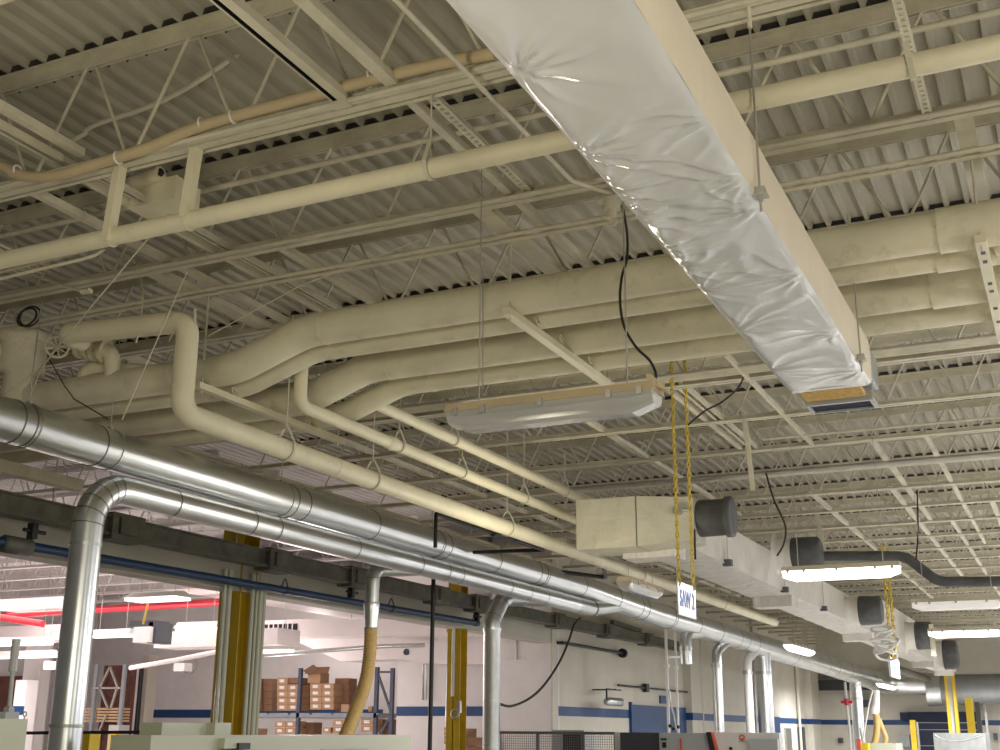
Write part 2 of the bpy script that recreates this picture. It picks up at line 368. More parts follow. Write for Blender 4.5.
# ------------------------------------------------------------------ thin sprinkler pipe, its straps and clevis
YS, ZS = 4.88, 4.42
run('sprinkler_pipe', [(-9.6, YS, ZS), (3.2, YS, ZS)], .053, 'long thin cream pipe crossing the whole picture behind the wrapped duct', 'pipe', 'pipe', 20)
def clevis(c, r, ax, ztop, label, group='clevis pipe hangers', ms='steel', rod=.006):
    c = Vector(c); ax = Vector(ax).normalized(); side = ax.cross(Vector((0, 0, 1)))
    t = thing('pipe_hanger', label, 'pipe hanger', c, group)
    b = MB(); n = 16; pts = [c+(side*math.cos(a)+Vector((0, 0, 1))*math.sin(a))*(r+.006) for a in [math.radians(180+180*i/n) for i in range(n+1)]]
    pts = [c-side*(r+.006)+Vector((0, 0, r*.55))]+pts+[c+side*(r+.006)+Vector((0, 0, r*.55)), c+side*r*.25+Vector((0, 0, r+.09)), c-side*r*.25+Vector((0, 0, r+.09)), c-side*(r+.006)+Vector((0, 0, r*.55))]
    for p, q in zip(pts, pts[1:]):
        d = (q-p)
        if d.length > 1e-5: b.bar(p-d*.08, q+d*.08, .026, .006, up=ax.cross(d))
    b.build('strap', ms, t)
    ro = MB().tube([(c.x, c.y, c.z+r+.07), (c.x, c.y, ztop)], rod, 6).build('rod', 'zinc' if ms != 'steel' else ms, t)
    MB().tube([(c.x, c.y, c.z+r+.085), (c.x, c.y, c.z+r+.11)], rod*2.1, 6).build('nut', 'zinc' if ms != 'steel' else ms, ro)
    return t
q = pY(430, 165, YS); clevis((q.x, YS, ZS), .053, (1, 0, 0), 4.86, 'clevis on the thin sprinkler pipe left of the wrapped duct')
def brace(px0, px1, X_w, label):
    p0 = pY(px0[0], px0[1], 4.80); p1 = pY(px1[0], px1[1], 4.82)
    t = thing('brace_strap', label, 'pipe brace', p1, 'brace straps of the thin sprinkler pipe')
    b = MB(); b.bar(p0, p1, X_w, .006, (0, 1, 0)); b.bar(p0+Vector((X_w*.45, .03, 0)), p1+Vector((X_w*.45, .03, 0)), .006, .06, (0, 1, 0)); b.build('angle', 'pipe', t)
    MB().torus((p1.x, YS, ZS), (1, 0, 0), .058, .006).build('u_bolt', 'steel', t)
    MB().bar((p0.x-.05, 4.79, p0.z+.01), (p0.x+.05, 4.79, p0.z+.01), .07, .012).build('clamp', 'steel', t)
brace((117, 164), (104, 240), .05, 'flat upright brace strap nearer the left picture edge')
brace((194, 140), (182, 216), .05, 'flat upright brace strap beside the junction box')
p0 = pY(905, 42, 4.80); p1 = pY(914, 80, 4.82)
t = thing('pipe_strap', 'strap clamp round the thin pipe under the right perforated strut', 'pipe strap', p1)
b = MB(); b.bar(p0, p1, .026, .008, (0, 1, 0)); b.build('tab', 'steel', t); MB().torus((p1.x, YS, ZS), (1, 0, 0), .058, .007).build('ring', 'steel', t)

# curved tan conduit over the nearest joist chord
pts = [pY(x, y, 4.69) for x, y in ((-60, 150), (0, 166), (16, 174), (36, 177), (60, 175), (100, 163), (150, 147), (190, 130), (232, 117), (300, 99), (370, 80), (430, 66), (495, 53))]
t = thing('flexible_conduit', 'thick tan conduit curving along the nearest joist', 'conduit', pts[0])
MB().tube(curve(pts, 5), .033, 12).build('tube', 'tanpipe', t)
for x, y in ((18, 171), (118, 158), (202, 124), (233, 117), (371, 76)):
    p = pY(x, y, 4.69); MB().torus(p, (1, 0, .1), .035, .007).build('clip', 'white', t)
pts = [pY(x, y, 5.2) for x, y in ((70, 141), (84, 134), (87, 130), (100, 123), (140, 110), (176, 94), (215, 70), (252, 43))]
run('conduit', curve(pts, 4), .017, 'slim conduit curving up to the deck behind the nearest joist web', 'conduit', group='bent conduits')
# two bent thin conduits below the left strap
for i, pp in enumerate((((-20, 276), (0, 272), (40, 262), (80, 252), (96, 246)), ((-20, 284), (0, 279), (45, 268), (90, 257), (104, 249)))):
    run('bent_conduit', curve([pY(x, y, 5.05) for x, y in pp], 4), .011, ('upper' if i == 0 else 'lower')+' of two bent thin conduits under the left end of the sprinkler pipe', 'conduit', group='bent conduits')
# straight conduit over the pipe to the small junction box, and the cord hanging from it
pj = pZ(612, 214, 4.62)
run('conduit', [(-2.46, 3.2, 4.80), (-2.44, 4.08, 4.80), (-2.40, 6.0, 4.78), (pj.x, pj.y, 4.75)], .014, 'thin conduit running down to the small round junction box', 'conduit')
t = thing('junction_box', 'small round cream junction box beside the wrapped duct, cord hanging from it', 'junction box', pj)
MB().tube([pj+Vector((0, 0, .03)), pj+Vector((0, 0, .10))], .05, 14).build('body', 'steel', t)
MB().tube([pj+Vector((0, 0, -.03)), pj+Vector((0, 0, .03))], .03, 12).build('collar', 'steel', t)
MB().torus(pj+Vector((.01, -.01, -.06)), (0, 1, 0), .022, .006, 14).build('hook', 'steel', t)
b = MB(); b.bar(pj+Vector((.04, 0, .06)), pj+Vector((.10, .02, .13)), .02, .02); b.bar(pj+Vector((-.09, 0, .09)), pj+Vector((.09, 0, .11)), .06, .012); b.build('bracket', 'steel', t)
cordpts = [pj+Vector((.06, .02, .05))]+[pY(x, y, 6.4-.05*i) for i, (x, y) in enumerate(((627, 232), (627, 258), (622, 276), (620, 300), (624, 326), (636, 347), (650, 361), (656, 375), (653, 384), (648, 387)))]
run('power_cord', curve(cordpts, 5), .008, 'dark power cord looping from the junction box to the unlit lamp', 'cord', 'cord')
# junction box / sounder behind the brace strap
A0, A1 = pY(129, 186, 5.5), pY(196, 204, 5.5)
t = thing('speaker_box', 'cream box with a round black opening behind the brace strap', 'box', (A0.x, 5.5, A0.z))
ct = pY(165, 196, 5.5)
b = MB(); b.box((ct.x-.20, 5.38, ct.z-.10), (ct.x+.19, 5.62, ct.z+.06)); b.build('case', 'pipe', t)
p = pY(166, 180, 5.42); b = MB(); b.tube([(p.x-.27, 5.38, p.z), (p.x+.02, 5.345, p.z+.01)], .05, 8); ho = b.build('hood', 'pipe', t)
MB().tube([(p.x+.02, 5.345, p.z+.01), (p.x+.024, 5.325, p.z+.012)], .026, 12).build('opening', 'black', ho)
b = MB(); b.box((ct.x-.26, 5.36, ct.z-.02), (ct.x-.20, 5.62, ct.z+.04)); b.build('bracket', 'steel', t)

# ------------------------------------------------------------------ the large wrapped duct
DXL, DXR, DZ, DT, DE = -1.59, -1.047, 3.88, 4.19, 7.95
t = thing('wrapped_duct', 'large white plastic-wrapped duct slanting over the picture, open at its far end', 'duct', (DXR, DE, DZ))
PINCH = []
for px, py, sd in ((720, 117, 1), (748, 178, 1), (757, 205, 1), (802, 272, 1), (838, 330, 1), (862, 368, 1), (578, 152, 0), (603, 190, 0), (628, 215, 0), (676, 268, 0), (700, 292, 0), (735, 330, 0), (770, 370, 0), (520, 70, 0), (655, 250, 0)):
    q = pZ(px, py, DZ); PINCH.append(((q.x-DXL)/(DXR-DXL), q.y, sd, len(PINCH)))
def wr(x, y):     # folds of the loose film: they fan out from the places where it is taped
    u = (x-DXL)/(DXR-DXL); h = 0
    for pu, py, sd, i in PINCH:
        dx = (u-pu)*(DXR-DXL); dy = y-py; d = math.hypot(dx, dy)
        if d > 1.0: continue
        a = math.atan2(dy, dx if sd == 0 else -dx)+.35*noise.noise(Vector((dx*3+i, dy*3, 2)))
        f = noise.noise(Vector((a*1.9+i*7, d*.9, i)))
        h += (.022 if y < 5.6 else .018)*max(0, 1-abs(f)*3.2)**1.3*math.exp(-(d/.24)**1.5)*min(1, d/.05)
    n = noise.noise(Vector((x*3.1+.8*noise.noise(Vector((x*2, y*2, 5))), y*2.2, 9)))
    h += .010*n+.004*max(0, 1-abs(noise.noise(Vector((x*2.3+y*1.1, y*1.3, 4))))*5)
    n2 = noise.noise(Vector((x*10, y*7, 11)))
    h += .0025*n2*min(1, max(0, (y-6.2)/1.2))
    e = math.exp(-((u-.12)/.12)**2)*(1 if y < 4.8 else .3)
    h += .012*e*(.5+noise.noise(Vector((x*5, (y+x*1.2)*1.6, 3.1))))
    edge = min(1, u*9, (1-u)*9)
    return h*max(0, edge)
b = MB(); NX, NY = 48, 420; vs = []; fs = []
for j in range(NY+1):
    y = 1.7+(DE-1.7)*j/NY
    for i in range(NX+1):
        x = DXL+(DXR-DXL)*i/NX
        e = .01*max(0, 1-min(i, NX-i)/2.5)
        vs.append((x, y+(.012*math.sin(x*21) if j == NY else 0), DZ+e-wr(x, y)))
for j in range(NY):
    for i in range(NX):
        a = j*(NX+1)+i; fs.append((a, a+NX+1, a+NX+2, a+1))
b.add(vs, fs, True); b.build('underside_film', 'film', t)
def side(X, s):
    b = MB(); vs = []; fs = []; NZ, NY = 8, 240
    for j in range(NY+1):
        y = 1.7+(DE+.02-1.7)*j/NY
        for i in range(NZ+1):
            z = DZ+.01+(DT-DZ-.01)*i/NZ
            sag = sum(math.exp(-((y-y0)/.03)**2)*.010 for y0 in (4.02, 4.86, 5.95, 7.45))
            vs.append((X+s*(.008*math.sin(math.pi*i/NZ)+.004*noise.noise(Vector((y*3, z*4, 2)))-sag), y, z))
    for j in range(NY):
        for i in range(NZ):
            a = j*(NZ+1)+i; fs.append((a, a+1, a+NZ+2, a+NZ+1))
    b.add(vs, fs, True); return b
side(DXR, 1).build('side_wrap', 'wrap', t); side(DXL, -1).build('side_wrap', 'wrap', t)
b = MB(); b.box((DXL, 1.7, DT-.005), (DXR, DE+.02, DT)); b.build('top_wrap', 'wrap', t)
yi0, yi1 = DE-.05, pZ(832, 399.5, DZ+.012).y
b = MB(); b.box((DXL+.05, yi0, DZ+.012), (DXR-.09, yi1, DZ+.05)); b.build('insulation', 'fiberglass', t)
b = MB()
for i in range(22):
    x = DXL+.02+(DXR-DXL-.04)*i/22; h = .012+.016*random.random()
    b.hexa([(x, DE-.02, DZ-.004), (x+.024, DE-.02, DZ-.004), (x+.024, DE+h, DZ-.004), (x, DE+h, DZ-.004), (x, DE-.02, DZ+.004), (x+.024, DE-.02, DZ+.004), (x+.024, DE+h, DZ+.004), (x, DE+h, DZ+.004)])
b.build('torn_edge', 'film', t)
f0 = yi1+.05; f1 = pZ(835, 411, DZ).y+.03; xa, xb = DXL+.03, DXR-.05
b = MB(); b.box((xa, f0, DZ-.004), (xb, f0+.035, DZ+.03)); b.box((xa, f1-.012, DZ-.004), (xb, f1, DZ+.03)); b.box((xa, f0+.035, DZ-.004), (xa+.02, f1-.012, DZ+.03)); b.box((xb-.025, f0+.035, DZ-.004), (xb, f1-.012, DZ+.03))
b.build('end_collar', 'machine_grey', t)
b = MB(); b.box((xa+.02, f0+.035, DZ+.012), (xb-.025, f1-.012, DZ+.016)); b.build('liner', 'liner', t)
b = MB(); b.box((DXL+.01, DE+.021, DZ+.08), (DXR-.01, f0+.06, DT-.02)); b.build('inner_case', 'galv_dull', t)
def duct_rod(px_top, px_brk, yrod, label, ztop):
    x = DXR+.022; q = pX(px_brk[0], px_brk[1], x)
    t = thing('duct_hanger', label, 'hanger rod', (x, q.y, DZ), 'threaded rods holding the wrapped duct')
    MB().tube([(x, q.y, DZ-.07), (x, q.y, ztop)], .0055, 8).build('rod', 'zinc', t); ro = t.children[-1]
    b = MB(); b.box((x-.022, q.y-.022, DZ+.005), (x+.024, q.y+.022, DZ+.042)); b.box((x-.03, q.y-.028, DZ+.0), (x+.034, q.y+.028, DZ+.008)); b.build('strut_end', 'zinc', t)
    MB().tube([(x, q.y, DZ-.022), (x, q.y, DZ)], .012, 6).build('nut', 'zinc', ro)
    MB().tube([(x, q.y, ztop-.12), (x, q.y, ztop)], .011, 8).build('coupling', 'steel', ro)
duct_rod((755, 10), (760, 195), 0, 'long threaded rod beside the near part of the wrapped duct', 4.84)
duct_rod((857, 284), (861, 362), 0, 'threaded rod beside the open end of the wrapped duct', 4.88)

# ------------------------------------------------------------------ bundle of four lagged pipes on trapezes
def lagged(Y, r, xa, xb, zr, label, sleeves=(), band=()):
    zl = zr-.215
    t = thing('lagged_pipe', label, 'pipe', (-3, Y, zr), 'lagged pipes lying side by side on the trapezes')
    MB().tube(fillet([(3.4, Y, zr), (xa, Y, zr), (xb, Y, zl), (-9.7, Y, zl)], [.75, .75], 9), r, 28).build('lagging', 'lagging', t)
    for x0, x1, g in sleeves: MB().tube([(x0, Y, zr), (x1, Y, zr)], r+g, 28).build('sleeve', 'lagging', t)
    for x in band:
        z = zr if x > (xa+xb)/2 else zl
        MB().tube([(x-.012, Y, z), (x+.012, Y, z)], r+.004, 28).build('seam', 'lagging', t)
    return t
lagged(7.06, .124, -4.98, -5.62, 4.524, 'nearest and uppermost of the four big lagged pipes', ((-.47, 3.4, .014),), (-4.82, -2.9, -6.0, -6.2))
lagged(7.40, .100, -5.12, -5.78, 4.50, 'second lagged pipe, tucked behind the nearest one', ((-.52, 3.4, .010),), (-4.95, -6.1))
lagged(8.07, .130, -5.06, -5.66, 4.53, 'third lagged pipe, the wide one seen below the two nearest', ((-.62, -.1, .012),), (-4.85, -3.0, -2.0))
lagged(8.53, .100, -4.98, -5.6, 4.50, 'farthest and lowest of the four lagged pipes', (), (-4.7, -3.2))
def trapeze(X, z, label, holes=False):
    t = thing('pipe_trapeze', label, 'pipe support', (X, 7.0, z), 'trapezes under the lagged pipes')
    b = MB(); b.box((X-.032, 6.90, z-.05), (X+.032, 8.95, z))
    b.build('bar', 'pipe', t)
    for y in (6.96, 8.88):
        MB().tube([(X, y, z-.08), (X, y, 4.91)], .008, 8).build('rod', 'steel', t)
    for y in (7.28, 7.72, 8.3): MB().torus((X+.06, y, z+.02), (1, 0, .3), .03, .006, 10, 5).build('pipe_clip', 'steel', t)
    if holes:
        b = MB()
        for y in (7.05, 7.2, 7.6, 7.75, 8.1, 8.4): b.box((X-.012, y, z-.0512), (X+.014, y+.05, z-.0495))
        b.build('slot', 'black', t)
trapeze(-3.245, 4.40, 'tan trapeze bar slanting under the lagged pipes above the unlit lamp')
trapeze(-.238, 4.40, 'trapeze bar with oblong slots at the right picture edge', True)
trapeze(-5.86, 4.185, 'tan trapeze bar behind the cream riser pipe')

# ------------------------------------------------------------------ cream pipes running away from the camera
XC, YC, ZC = -5.47, 6.30, 3.755
t = thing('riser_pipe', 'thick cream pipe that drops beside the lagged pipes and runs away to the right', 'pipe', (XC, YC, ZC))
MB().tube(fillet([(-6.66, 6.50, 4.50), (-6.66, 6.30, 4.50), (XC, YC, 4.43), (XC, YC, ZC), (XC, 24.4, ZC)], [.13, .12, .13], 8), .081, 24).build('lagging', 'pipe', t)
MB().tube([(XC, 24.4, ZC), (XC, 24.46, ZC)], [.081, .05], 24).build('end_cap', 'pipe', t)
for y in (8.25, 14.0): MB().tube([(XC, y-.015, ZC), (XC, y+.015, ZC)], .084, 24).build('seam', 'pipe', t)
MB().tube([(XC, YC, 3.93), (XC, YC, 3.95)], .084, 24).build('seam', 'pipe', t)
for i, (x, y) in enumerate(((372, 479), (507, 527), (640, 570), (722, 604))):
    q = pX(x, y, XC); clevis((XC, q.y, ZC), .083, (0, 1, 0), 4.88, '%s clevis along the thick cream pipe from the riser' % ORD[i])
q = pX(285, 452, XC); clevis((XC, q.y, ZC), .083, (0, 1, 0), 4.88, 'clevis on the thick cream pipe close to the riser bend')
t = thing('drop_pipe', 'slim cream pipe dropping between the lagged pipes, the lower of two parallel runs', 'pipe', (-5.40, 7.62, 4.13))
MB().tube(fillet([(-5.41, 7.62, 4.52), (-5.41, 7.62, 4.13), (-5.41, 22.0, 4.13)], .09, 8), .055, 18).build('lagging', 'pipe', t)
q = pX(390, 442, -5.41); MB().tube([(-5.41, q.y-.05, 4.13), (-5.41, q.y-.02, 4.13), (-5.41, q.y+.06, 4.13), (-5.41, q.y+.09, 4.13)], [.057, .066, .066, .057], 18).build('coupling', 'pipe', t)
for i, (x, y) in enumerate(((399, 442), (524, 492), (462, 466))):
    q = pX(x, y, -5.41); clevis((-5.41, q.y, 4.13), .057, (0, 1, 0), 4.88, 'clevis on the lower slim cream pipe, %s' % ('beside its coupling', 'near the end box', 'midway along')[i])
t = thing('branch_pipe', 'slim cream pipe starting under the farthest lagged pipe, the upper of two parallel runs', 'pipe', (-5.36, 8.7, 4.40))
MB().tube([(-5.36, 8.62, 4.40), (-5.36, 22.0, 4.40)], .052, 18).build('lagging', 'pipe', t)
b = MB(); b.torus((-5.36, 8.66, 4.40), (0, 1, 0), .055, .012); b.build('flange', 'black', t)
for i, (x, y) in enumerate(((454, 434), (565, 492))):
    q = pX(x, y, -5.36); clevis((-5.36, q.y, 4.40), .054, (0, 1, 0), 4.88, 'clevis on the upper slim cream pipe, %s' % ('below the unlit lamp', 'near the end box')[i])

# valve, flanges and strainer at the left end
V = pY(22, 360, 7.0)
t = thing('strainer', 'fat upright cream strainer body with a bolted side flange at the left picture edge', 'strainer', V)
vz = V.z
b = MB(); b.tube([(V.x, 7.0, vz-.42), (V.x, 7.0, vz-.13), (V.x, 7.0, vz-.12), (V.x, 7.0, vz+.13)], [.13, .13, .195, .195], 26); b.build('vessel', 'lagging', t)
b = MB(); b.tube([(V.x, 7.0, vz+.13), (V.x, 7.0, vz+.15), (V.x, 7.0, vz+.22), (V.x, 7.0, vz+.26)], [.195, .235, .225, .12], 26); b.build('lid', 'lagging', t)
d = Vector((-.25, -.9, 0)).normalized(); c0 = Vector((V.x-.10, 6.82, vz+.03))
b = MB(); b.tube([c0, c0+d*.09], .085, 20); sf = b.build('side_flange', 'lagging', t)
for i in range(6):
    a = i*math.pi/3; o = c0+d*.09+(Vector((d.y, -d.x, 0))*math.cos(a)+Vector((0, 0, 1))*math.sin(a))*.062
    MB().tube([o, o+d*.025], .014, 6).build('bolt', 'steel', sf)
c = pY(92, 345, 6.95)
t = thing('gate_valve', 'cream gate valve with a spoked handwheel behind the pipe end', 'valve', c)
e = pY(112, 352, 6.98)
ct = pY(76, 345, 6.9)
b = MB(); b.tube(fillet([ct, e, (e.x, 7.03, 4.30)], .08, 7), .066, 18); vb = b.build('body', 'pipe', t)
for f_ in (.15, .42, .55, .80):
    p = ct.lerp(e, f_); dd = (e-ct).normalized(); MB().tube([p-dd*.016, p+dd*.016], .105, 20).build('flange', 'pipe', vb)
wc = pY(57, 347, 6.62); ax = (ct-wc).normalized()
b = MB(); b.tube([wc-ax*.02, ct], .014, 8); sp = b.build('spindle', 'pipe', t)
b = MB(); ax2 = Vector((.75, -.55, .1)).normalized(); b.torus(wc, ax2, .088, .010, 24, 8)
u = Vector((0, 0, 1)); w = ax2.cross(u).normalized()
for i in range(4):
    a = i*math.pi/4+.3; dv = (u*math.cos(a)+w*math.sin(a))*.088; b.tube([wc-dv, wc+dv], .007, 6)
b.build('handwheel', 'pipe', sp)
q = pY(56, 362, 7.02); run('pipe_elbow', fillet([(q.x+.32, 7.05, 4.28), (q.x+.32, 7.05, 4.50), (q.x+.7, 7.5, 4.52)], .1), .075, 'short cream elbow behind the gate valve', 'pipe', 'pipe', 16)
b = MB(); lc = pY(27, 317, 6.6); b.torus(lc, (.2, -1, .25), .085, .010, 22); b.torus(lc+Vector((.01, .02, .01)), (.25, -1, .1), .09, .008, 22)
one(b, 'coiled_cable', 'cord', 'dark cable coiled above the strainer lid', 'cable')
b = MB(); hc = pY(86, 292, 6.0); b.bar(hc+Vector((-.045, 0, .005)), hc+Vector((.05, 0, .0)), .03, .028); b.tube([hc+Vector((.05, -.02, 0)), hc+Vector((.062, -.03, 0))], .012, 8)
one(b, 'conduit_fitting', 'pipe', 'small cream conduit fitting below the paired left channels', 'conduit fitting')
run('conduit', [pY(-10, 262, 6.0), pY(80, 291, 6.0)], .008, 'thin conduit sloping into the small conduit fitting', 'conduit', group='bent conduits')
# stay wires
W = 'thin stay wires'
run('stay_wire', [pX(26, 405, -7.0), pY(42, 367, 5.9), pY(90, 308, 5.3), pY(166, 217, 4.9)], .0045, 'stay wire from the silver duct up to the right brace strap', 'wire', 'steel', 6, W)
run('stay_wire', [pX(26, 405, -7.0), pY(42, 367, 5.9), pX(2, 396, -7.0)], .004, 'short stay wire spreading left above the silver duct', 'wire', 'steel', 6, W)
run('stay_wire', [pY(122, 420, 6.0), pY(187, 272, 6.2)], .004, 'stay wire crossing in front of the cream riser', 'wire', 'steel', 6, W)
run('stay_wire', [pY(208, 336, 6.6), pY(300, 286, 6.6), pY(420, 240, 6.6)], .004, 'long stay wire slanting up beside the S bend', 'wire', 'steel', 6, W)
run('stay_wire', [pY(48, 357, 6.8), pY(64, 385, 6.8), pY(74, 399, 6.8), pY(108, 419, 6.8)], .005, 'dark wire drooping over the large lagged pipe at left', 'wire', 'cord', 6, W)
run('stay_wire', [pY(137, 262, 6.5), pY(143, 290, 6.5), pY(141, 324, 6.28), pY(136, 343, 6.28)], .006, 'wire hook round the horizontal end of the cream riser', 'wire', 'steel', 6, W)
run('hanger_rod', [pY(483, 268, 6.9), pY(483, 388, 6.9)], .004, 'thin vertical wire in front of the lagged pipes left of the trapeze', 'wire', 'zinc', 6, W)
run('hanger_rod', [(pY(195, 308, 6.3).x, 6.3, pY(195, 309, 6.3).z), (pY(195, 328, 6.3).x, 6.3, pY(195, 330, 6.3).z)], .010, 'short rod above the riser elbow', 'hanger rod', 'steel', 8)

for i in range(6):
    x = -7.15+.075*i
    run('conduit', [(x, 4.2, 5.02), (x, 6.28, 5.02)], .012, 'thin conduit in the tight left bundle of six, %s from its left' % ORD[i], 'conduit', group='bundle of thin conduits at the left')

# ------------------------------------------------------------------ galvanised dust ducts
XM, ZM, RM = -7.0, 3.83, .166
t = thing('spiral_duct', 'long shiny silver round duct running the length of the hall, the upper and thicker one', 'duct', (XM, 5, ZM))
path = [(1.5, ZM, RM), (17.6, ZM, RM), (19.4, 3.775, .19), (21.0, 3.73, .205), (24.0, 3.70, .215), (28.0, 3.66, .225), (28.6, 3.655, .25), (38.0, 3.60, .29), (46.2, 3.52, .36)]
def zr(y):
    for (a, za, ra), (b_, zb_, rb) in zip(path, path[1:]):
        if y <= b_: f = (y-a)/(b_-a); return za+(zb_-za)*f, ra+(rb-ra)*f
    return path[-1][1:]
MB().tube([(XM, y, z) for y, z, r in path], [r for y, z, r in path], 40).build('duct_run', 'galv', t); run_ = t.children[-1]
endp = fillet([(XM, 46.0, 3.52), (XM, 48.4, 3.45), (XM+2.2, 48.4, 3.38)], 1.0, 10)
MB().tube(endp, [.36+.05*min(1, i/6) for i in range(len(endp))], 36).build('end_elbow', 'galv', t)
def seam_y(px): return pX(px, 420+.297*px, XM).y
for px in (10, 22, 93, 286, 298, 368, 434, 441, 491, 532, 538, 578, 612, 634, 640, 666, 668, 692, 714, 733, 741, 750, 790, 822, 831, 843, 852, 866):
    y = seam_y(px) if px < 700 else pX(px, 617+(px-700)*.345, XM).y
    z, r = zr(y); w = .008 if px < 600 else .012
    MB().tube([(XM, y-w, z), (XM, y-w*.5, z), (XM, y+w*.5, z), (XM, y+w, z)], [r+.0005, r+.005, r+.005, r+.0005], 40, False).build('seam', 'band', run_)
# wires holding it
for i, px in enumerate((26, 108, 280, 432, 540, 640)):
    y = seam_y(px); h = thing('duct_hanger', 'thin wire strap holding the upper silver duct, %s from the left' % ORD[i], 'duct hanger', (XM, y, ZM+RM), 'wire straps of the upper silver duct')
    MB().torus((XM, y, zr(y)[0]), (0, 1, 0), zr(y)[1]+.004, .004, 30, 5).build('strap', 'zinc', h)
    MB().tube([(XM, y, ZM+RM-.01), (XM, y, 4.9)], .005, 6).build('rod', 'zinc', h)
    b = MB(); b.bar((XM-.02, y, ZM+RM+.012), (XM+.02, y, ZM+RM+.012), .03, .03); b.build('clip', 'zinc', h)
X2, Z2, R2 = -7.0, 3.527, .122
t = thing('branch_duct', 'lower silver round duct that turns straight down at its left end', 'duct', (X2, 7.09, 0))
y_el = pX(80, 600, X2).y
y2e = seam_y(575)
segs = fillet([(X2, y_el, 0), (X2, y_el, Z2), (X2, y2e, Z2)], .34, 6)
MB().tube(segs, R2, 32).build('duct_run', 'galv', t)
for p, q in zip(segs[1:8], segs[2:8]):
    dd = (q-p).normalized(); MB().tube([p-dd*.004, p+dd*.004], R2+.004, 32, False).build('seam', 'band', t)
zb_ = pX(88, 545, X2).z
MB().tube([(X2, y_el, zb_-.012), (X2, y_el, zb_+.012)], R2+.006, 32).build('collar', 'galv_dull', t)
zc_ = pX(72, 726, X2).z
MB().tube([(X2, y_el, zc_-.012), (X2, y_el, zc_+.012)], R2+.008, 32).build('clamp_ring', 'zinc', t)
for px, py in ((170, 517), (247, 531), (272, 540), (351, 558), (415, 577), (442, 584), (456, 587), (505, 592), (525, 597), (542, 601)):
    y = pX(px, py, X2).y; MB().tube([(X2, y-.007, Z2), (X2, y+.007, Z2)], R2+.004, 32, False).build('seam', 'band', t)
ye = y2e
e2 = fillet([(X2, ye, Z2), (X2, ye+.7, Z2), (X2, ye+2.6, ZM-.05)], .6, 5)
MB().tube(e2, R2, 28).build('wye_elbow', 'galv_dull', t)
for p in e2[1:5]: MB().torus(p, (0, 1, .15), R2+.002, .006, 28, 5).build('seam', 'band', t)
# flex hose drop
def dropY(px, X): return pX(px, 650, X).y
X3 = -7.32; y3 = dropY(370, X3)
q0 = Vector((X2-.03, y3+.62, Z2-.03)); za = pX(370, 604, X3).z; zb2 = pX(370, 629, X3).z
t = thing('hose_drop', 'silver elbow with a ribbed tan hose hanging below it', 'duct', (X3, y3, 0))
el = fillet([q0, (X3, y3+.30, Z2-.06), (X3, y3, Z2-.10), (X3, y3, za)], .22, 5)
MB().tube(el, .083, 24).build('elbow', 'galv_dull', t)
for p in el[2:-1:3]: MB().torus(p, (0, .7, .7) if p.y > y3+.02 else (0, 0, 1), .084, .004, 22, 5).build('seam', 'band', t)
MB().tube([(X3, y3, za+.02), (X3, y3, za), (X3, y3, za-.06), (X3, y3, zb2)], [.09, .094, .088, .070], 24).build('reducer', 'galv', t)
hp = curve([(X3, y3, zb2+.01)]+[pX(x, y, X3) for x, y in ((370, 650), (366, 680), (357, 707), (344, 740), (330, 770))], 16)
# ribbed hose
L = [0]
for p, q in zip(hp, hp[1:]): L.append(L[-1]+(q-p).length)
pts = []; rr = []; n = int(L[-1]/.011); j = 0
for i in range(n+1):
    s = L[-1]*i/n
    while j < len(L)-2 and L[j+1] < s: j += 1
    f = (s-L[j])/(L[j+1]-L[j]); pts.append(hp[j].lerp(hp[j+1], f)); rr.append(.080 if i % 3 == 0 else .071)
MB().tube(pts, rr, 20).build('ribbed_hose', 'hose', t)
MB().torus((X3, y3, zb2+.01), (0, 0, 1), .078, .007).build('hose_clamp', 'zinc', t)
# straight drop to the fence
X4 = -7.32; y4 = dropY(492, X4)
t = thing('drop_duct', 'silver round duct with a mitred elbow dropping in front of the white wall end', 'duct', (X4, y4, 0))
zk = pX(492, 632, X4).z
el = fillet([(X2-.02, y4+1.15, Z2-.02), (X4, y4+.34, Z2-.08), (X4, y4, Z2-.42), (X4, y4, zk)], .3, 4)
MB().tube(el, .118, 28).build('elbow', 'galv_dull', t)
for p in el[1:-1:2]: MB().torus(p, (0, .6, .8), .119, .004, 24, 5).build('seam', 'band', t)
MB().tube([(X4, y4, 0), (X4, y4, zk), (X4, y4, zk+.02), (X4, y4, zk+.05)], [.118, .118, .130, .130], 28).build('duct_run', 'galv', t)
for yy in (701, 745): z = pX(492, yy, X4).z; MB().tube([(X4, y4, z-.006), (X4, y4, z+.006)], .121, 28).build('seam', 'galv_dull', t)
# stubs and drops farther along
def drop(px, ptop, pbot, r, label, m='galv', name='drop_duct', bend=True):
    X = XM+.02; y = pX(px, ptop, X).y; zt = pX(px, ptop, X).z; zb = 0 if pbot is None else pX(px, pbot, X).z
    t = thing(name, label, 'duct', (X, y, max(zb, 0)), 'drops under the far part of the silver duct')
    zm, rm = zr(y)
    pts_ = fillet([(X, y+1.0, zm-rm*.6), (X, y+.05, zt+.02), (X, y, zt-.25), (X, y, zb)], .25, 5) if bend else [(X, y, zm-rm*.5), (X, y, zb)]
    MB().tube(pts_, r, 22).build('elbow' if bend else 'pipe', m, t)
    MB().tube([(X, y, zt-.32), (X, y, zt-.24)], r+.014, 22).build('collar', 'galv_dull', t)
    return y
drop(685, 634, 664, .115, 'short open silver elbow stub hanging beside the white posts')
drop(716, 652, None, .105, 'slender silver drop duct behind the pale machine, left of two white ones')
drop(747, 660, None, .10, 'white-capped slender drop pipe between two silver ones', 'white')
drop(763, 661, None, .19, 'thick silver drop duct beside the white-capped slender one', bend=False)
drop(856, 690, None, .20, 'silver drop duct ending over the yellow guard at the far end', bend=False)
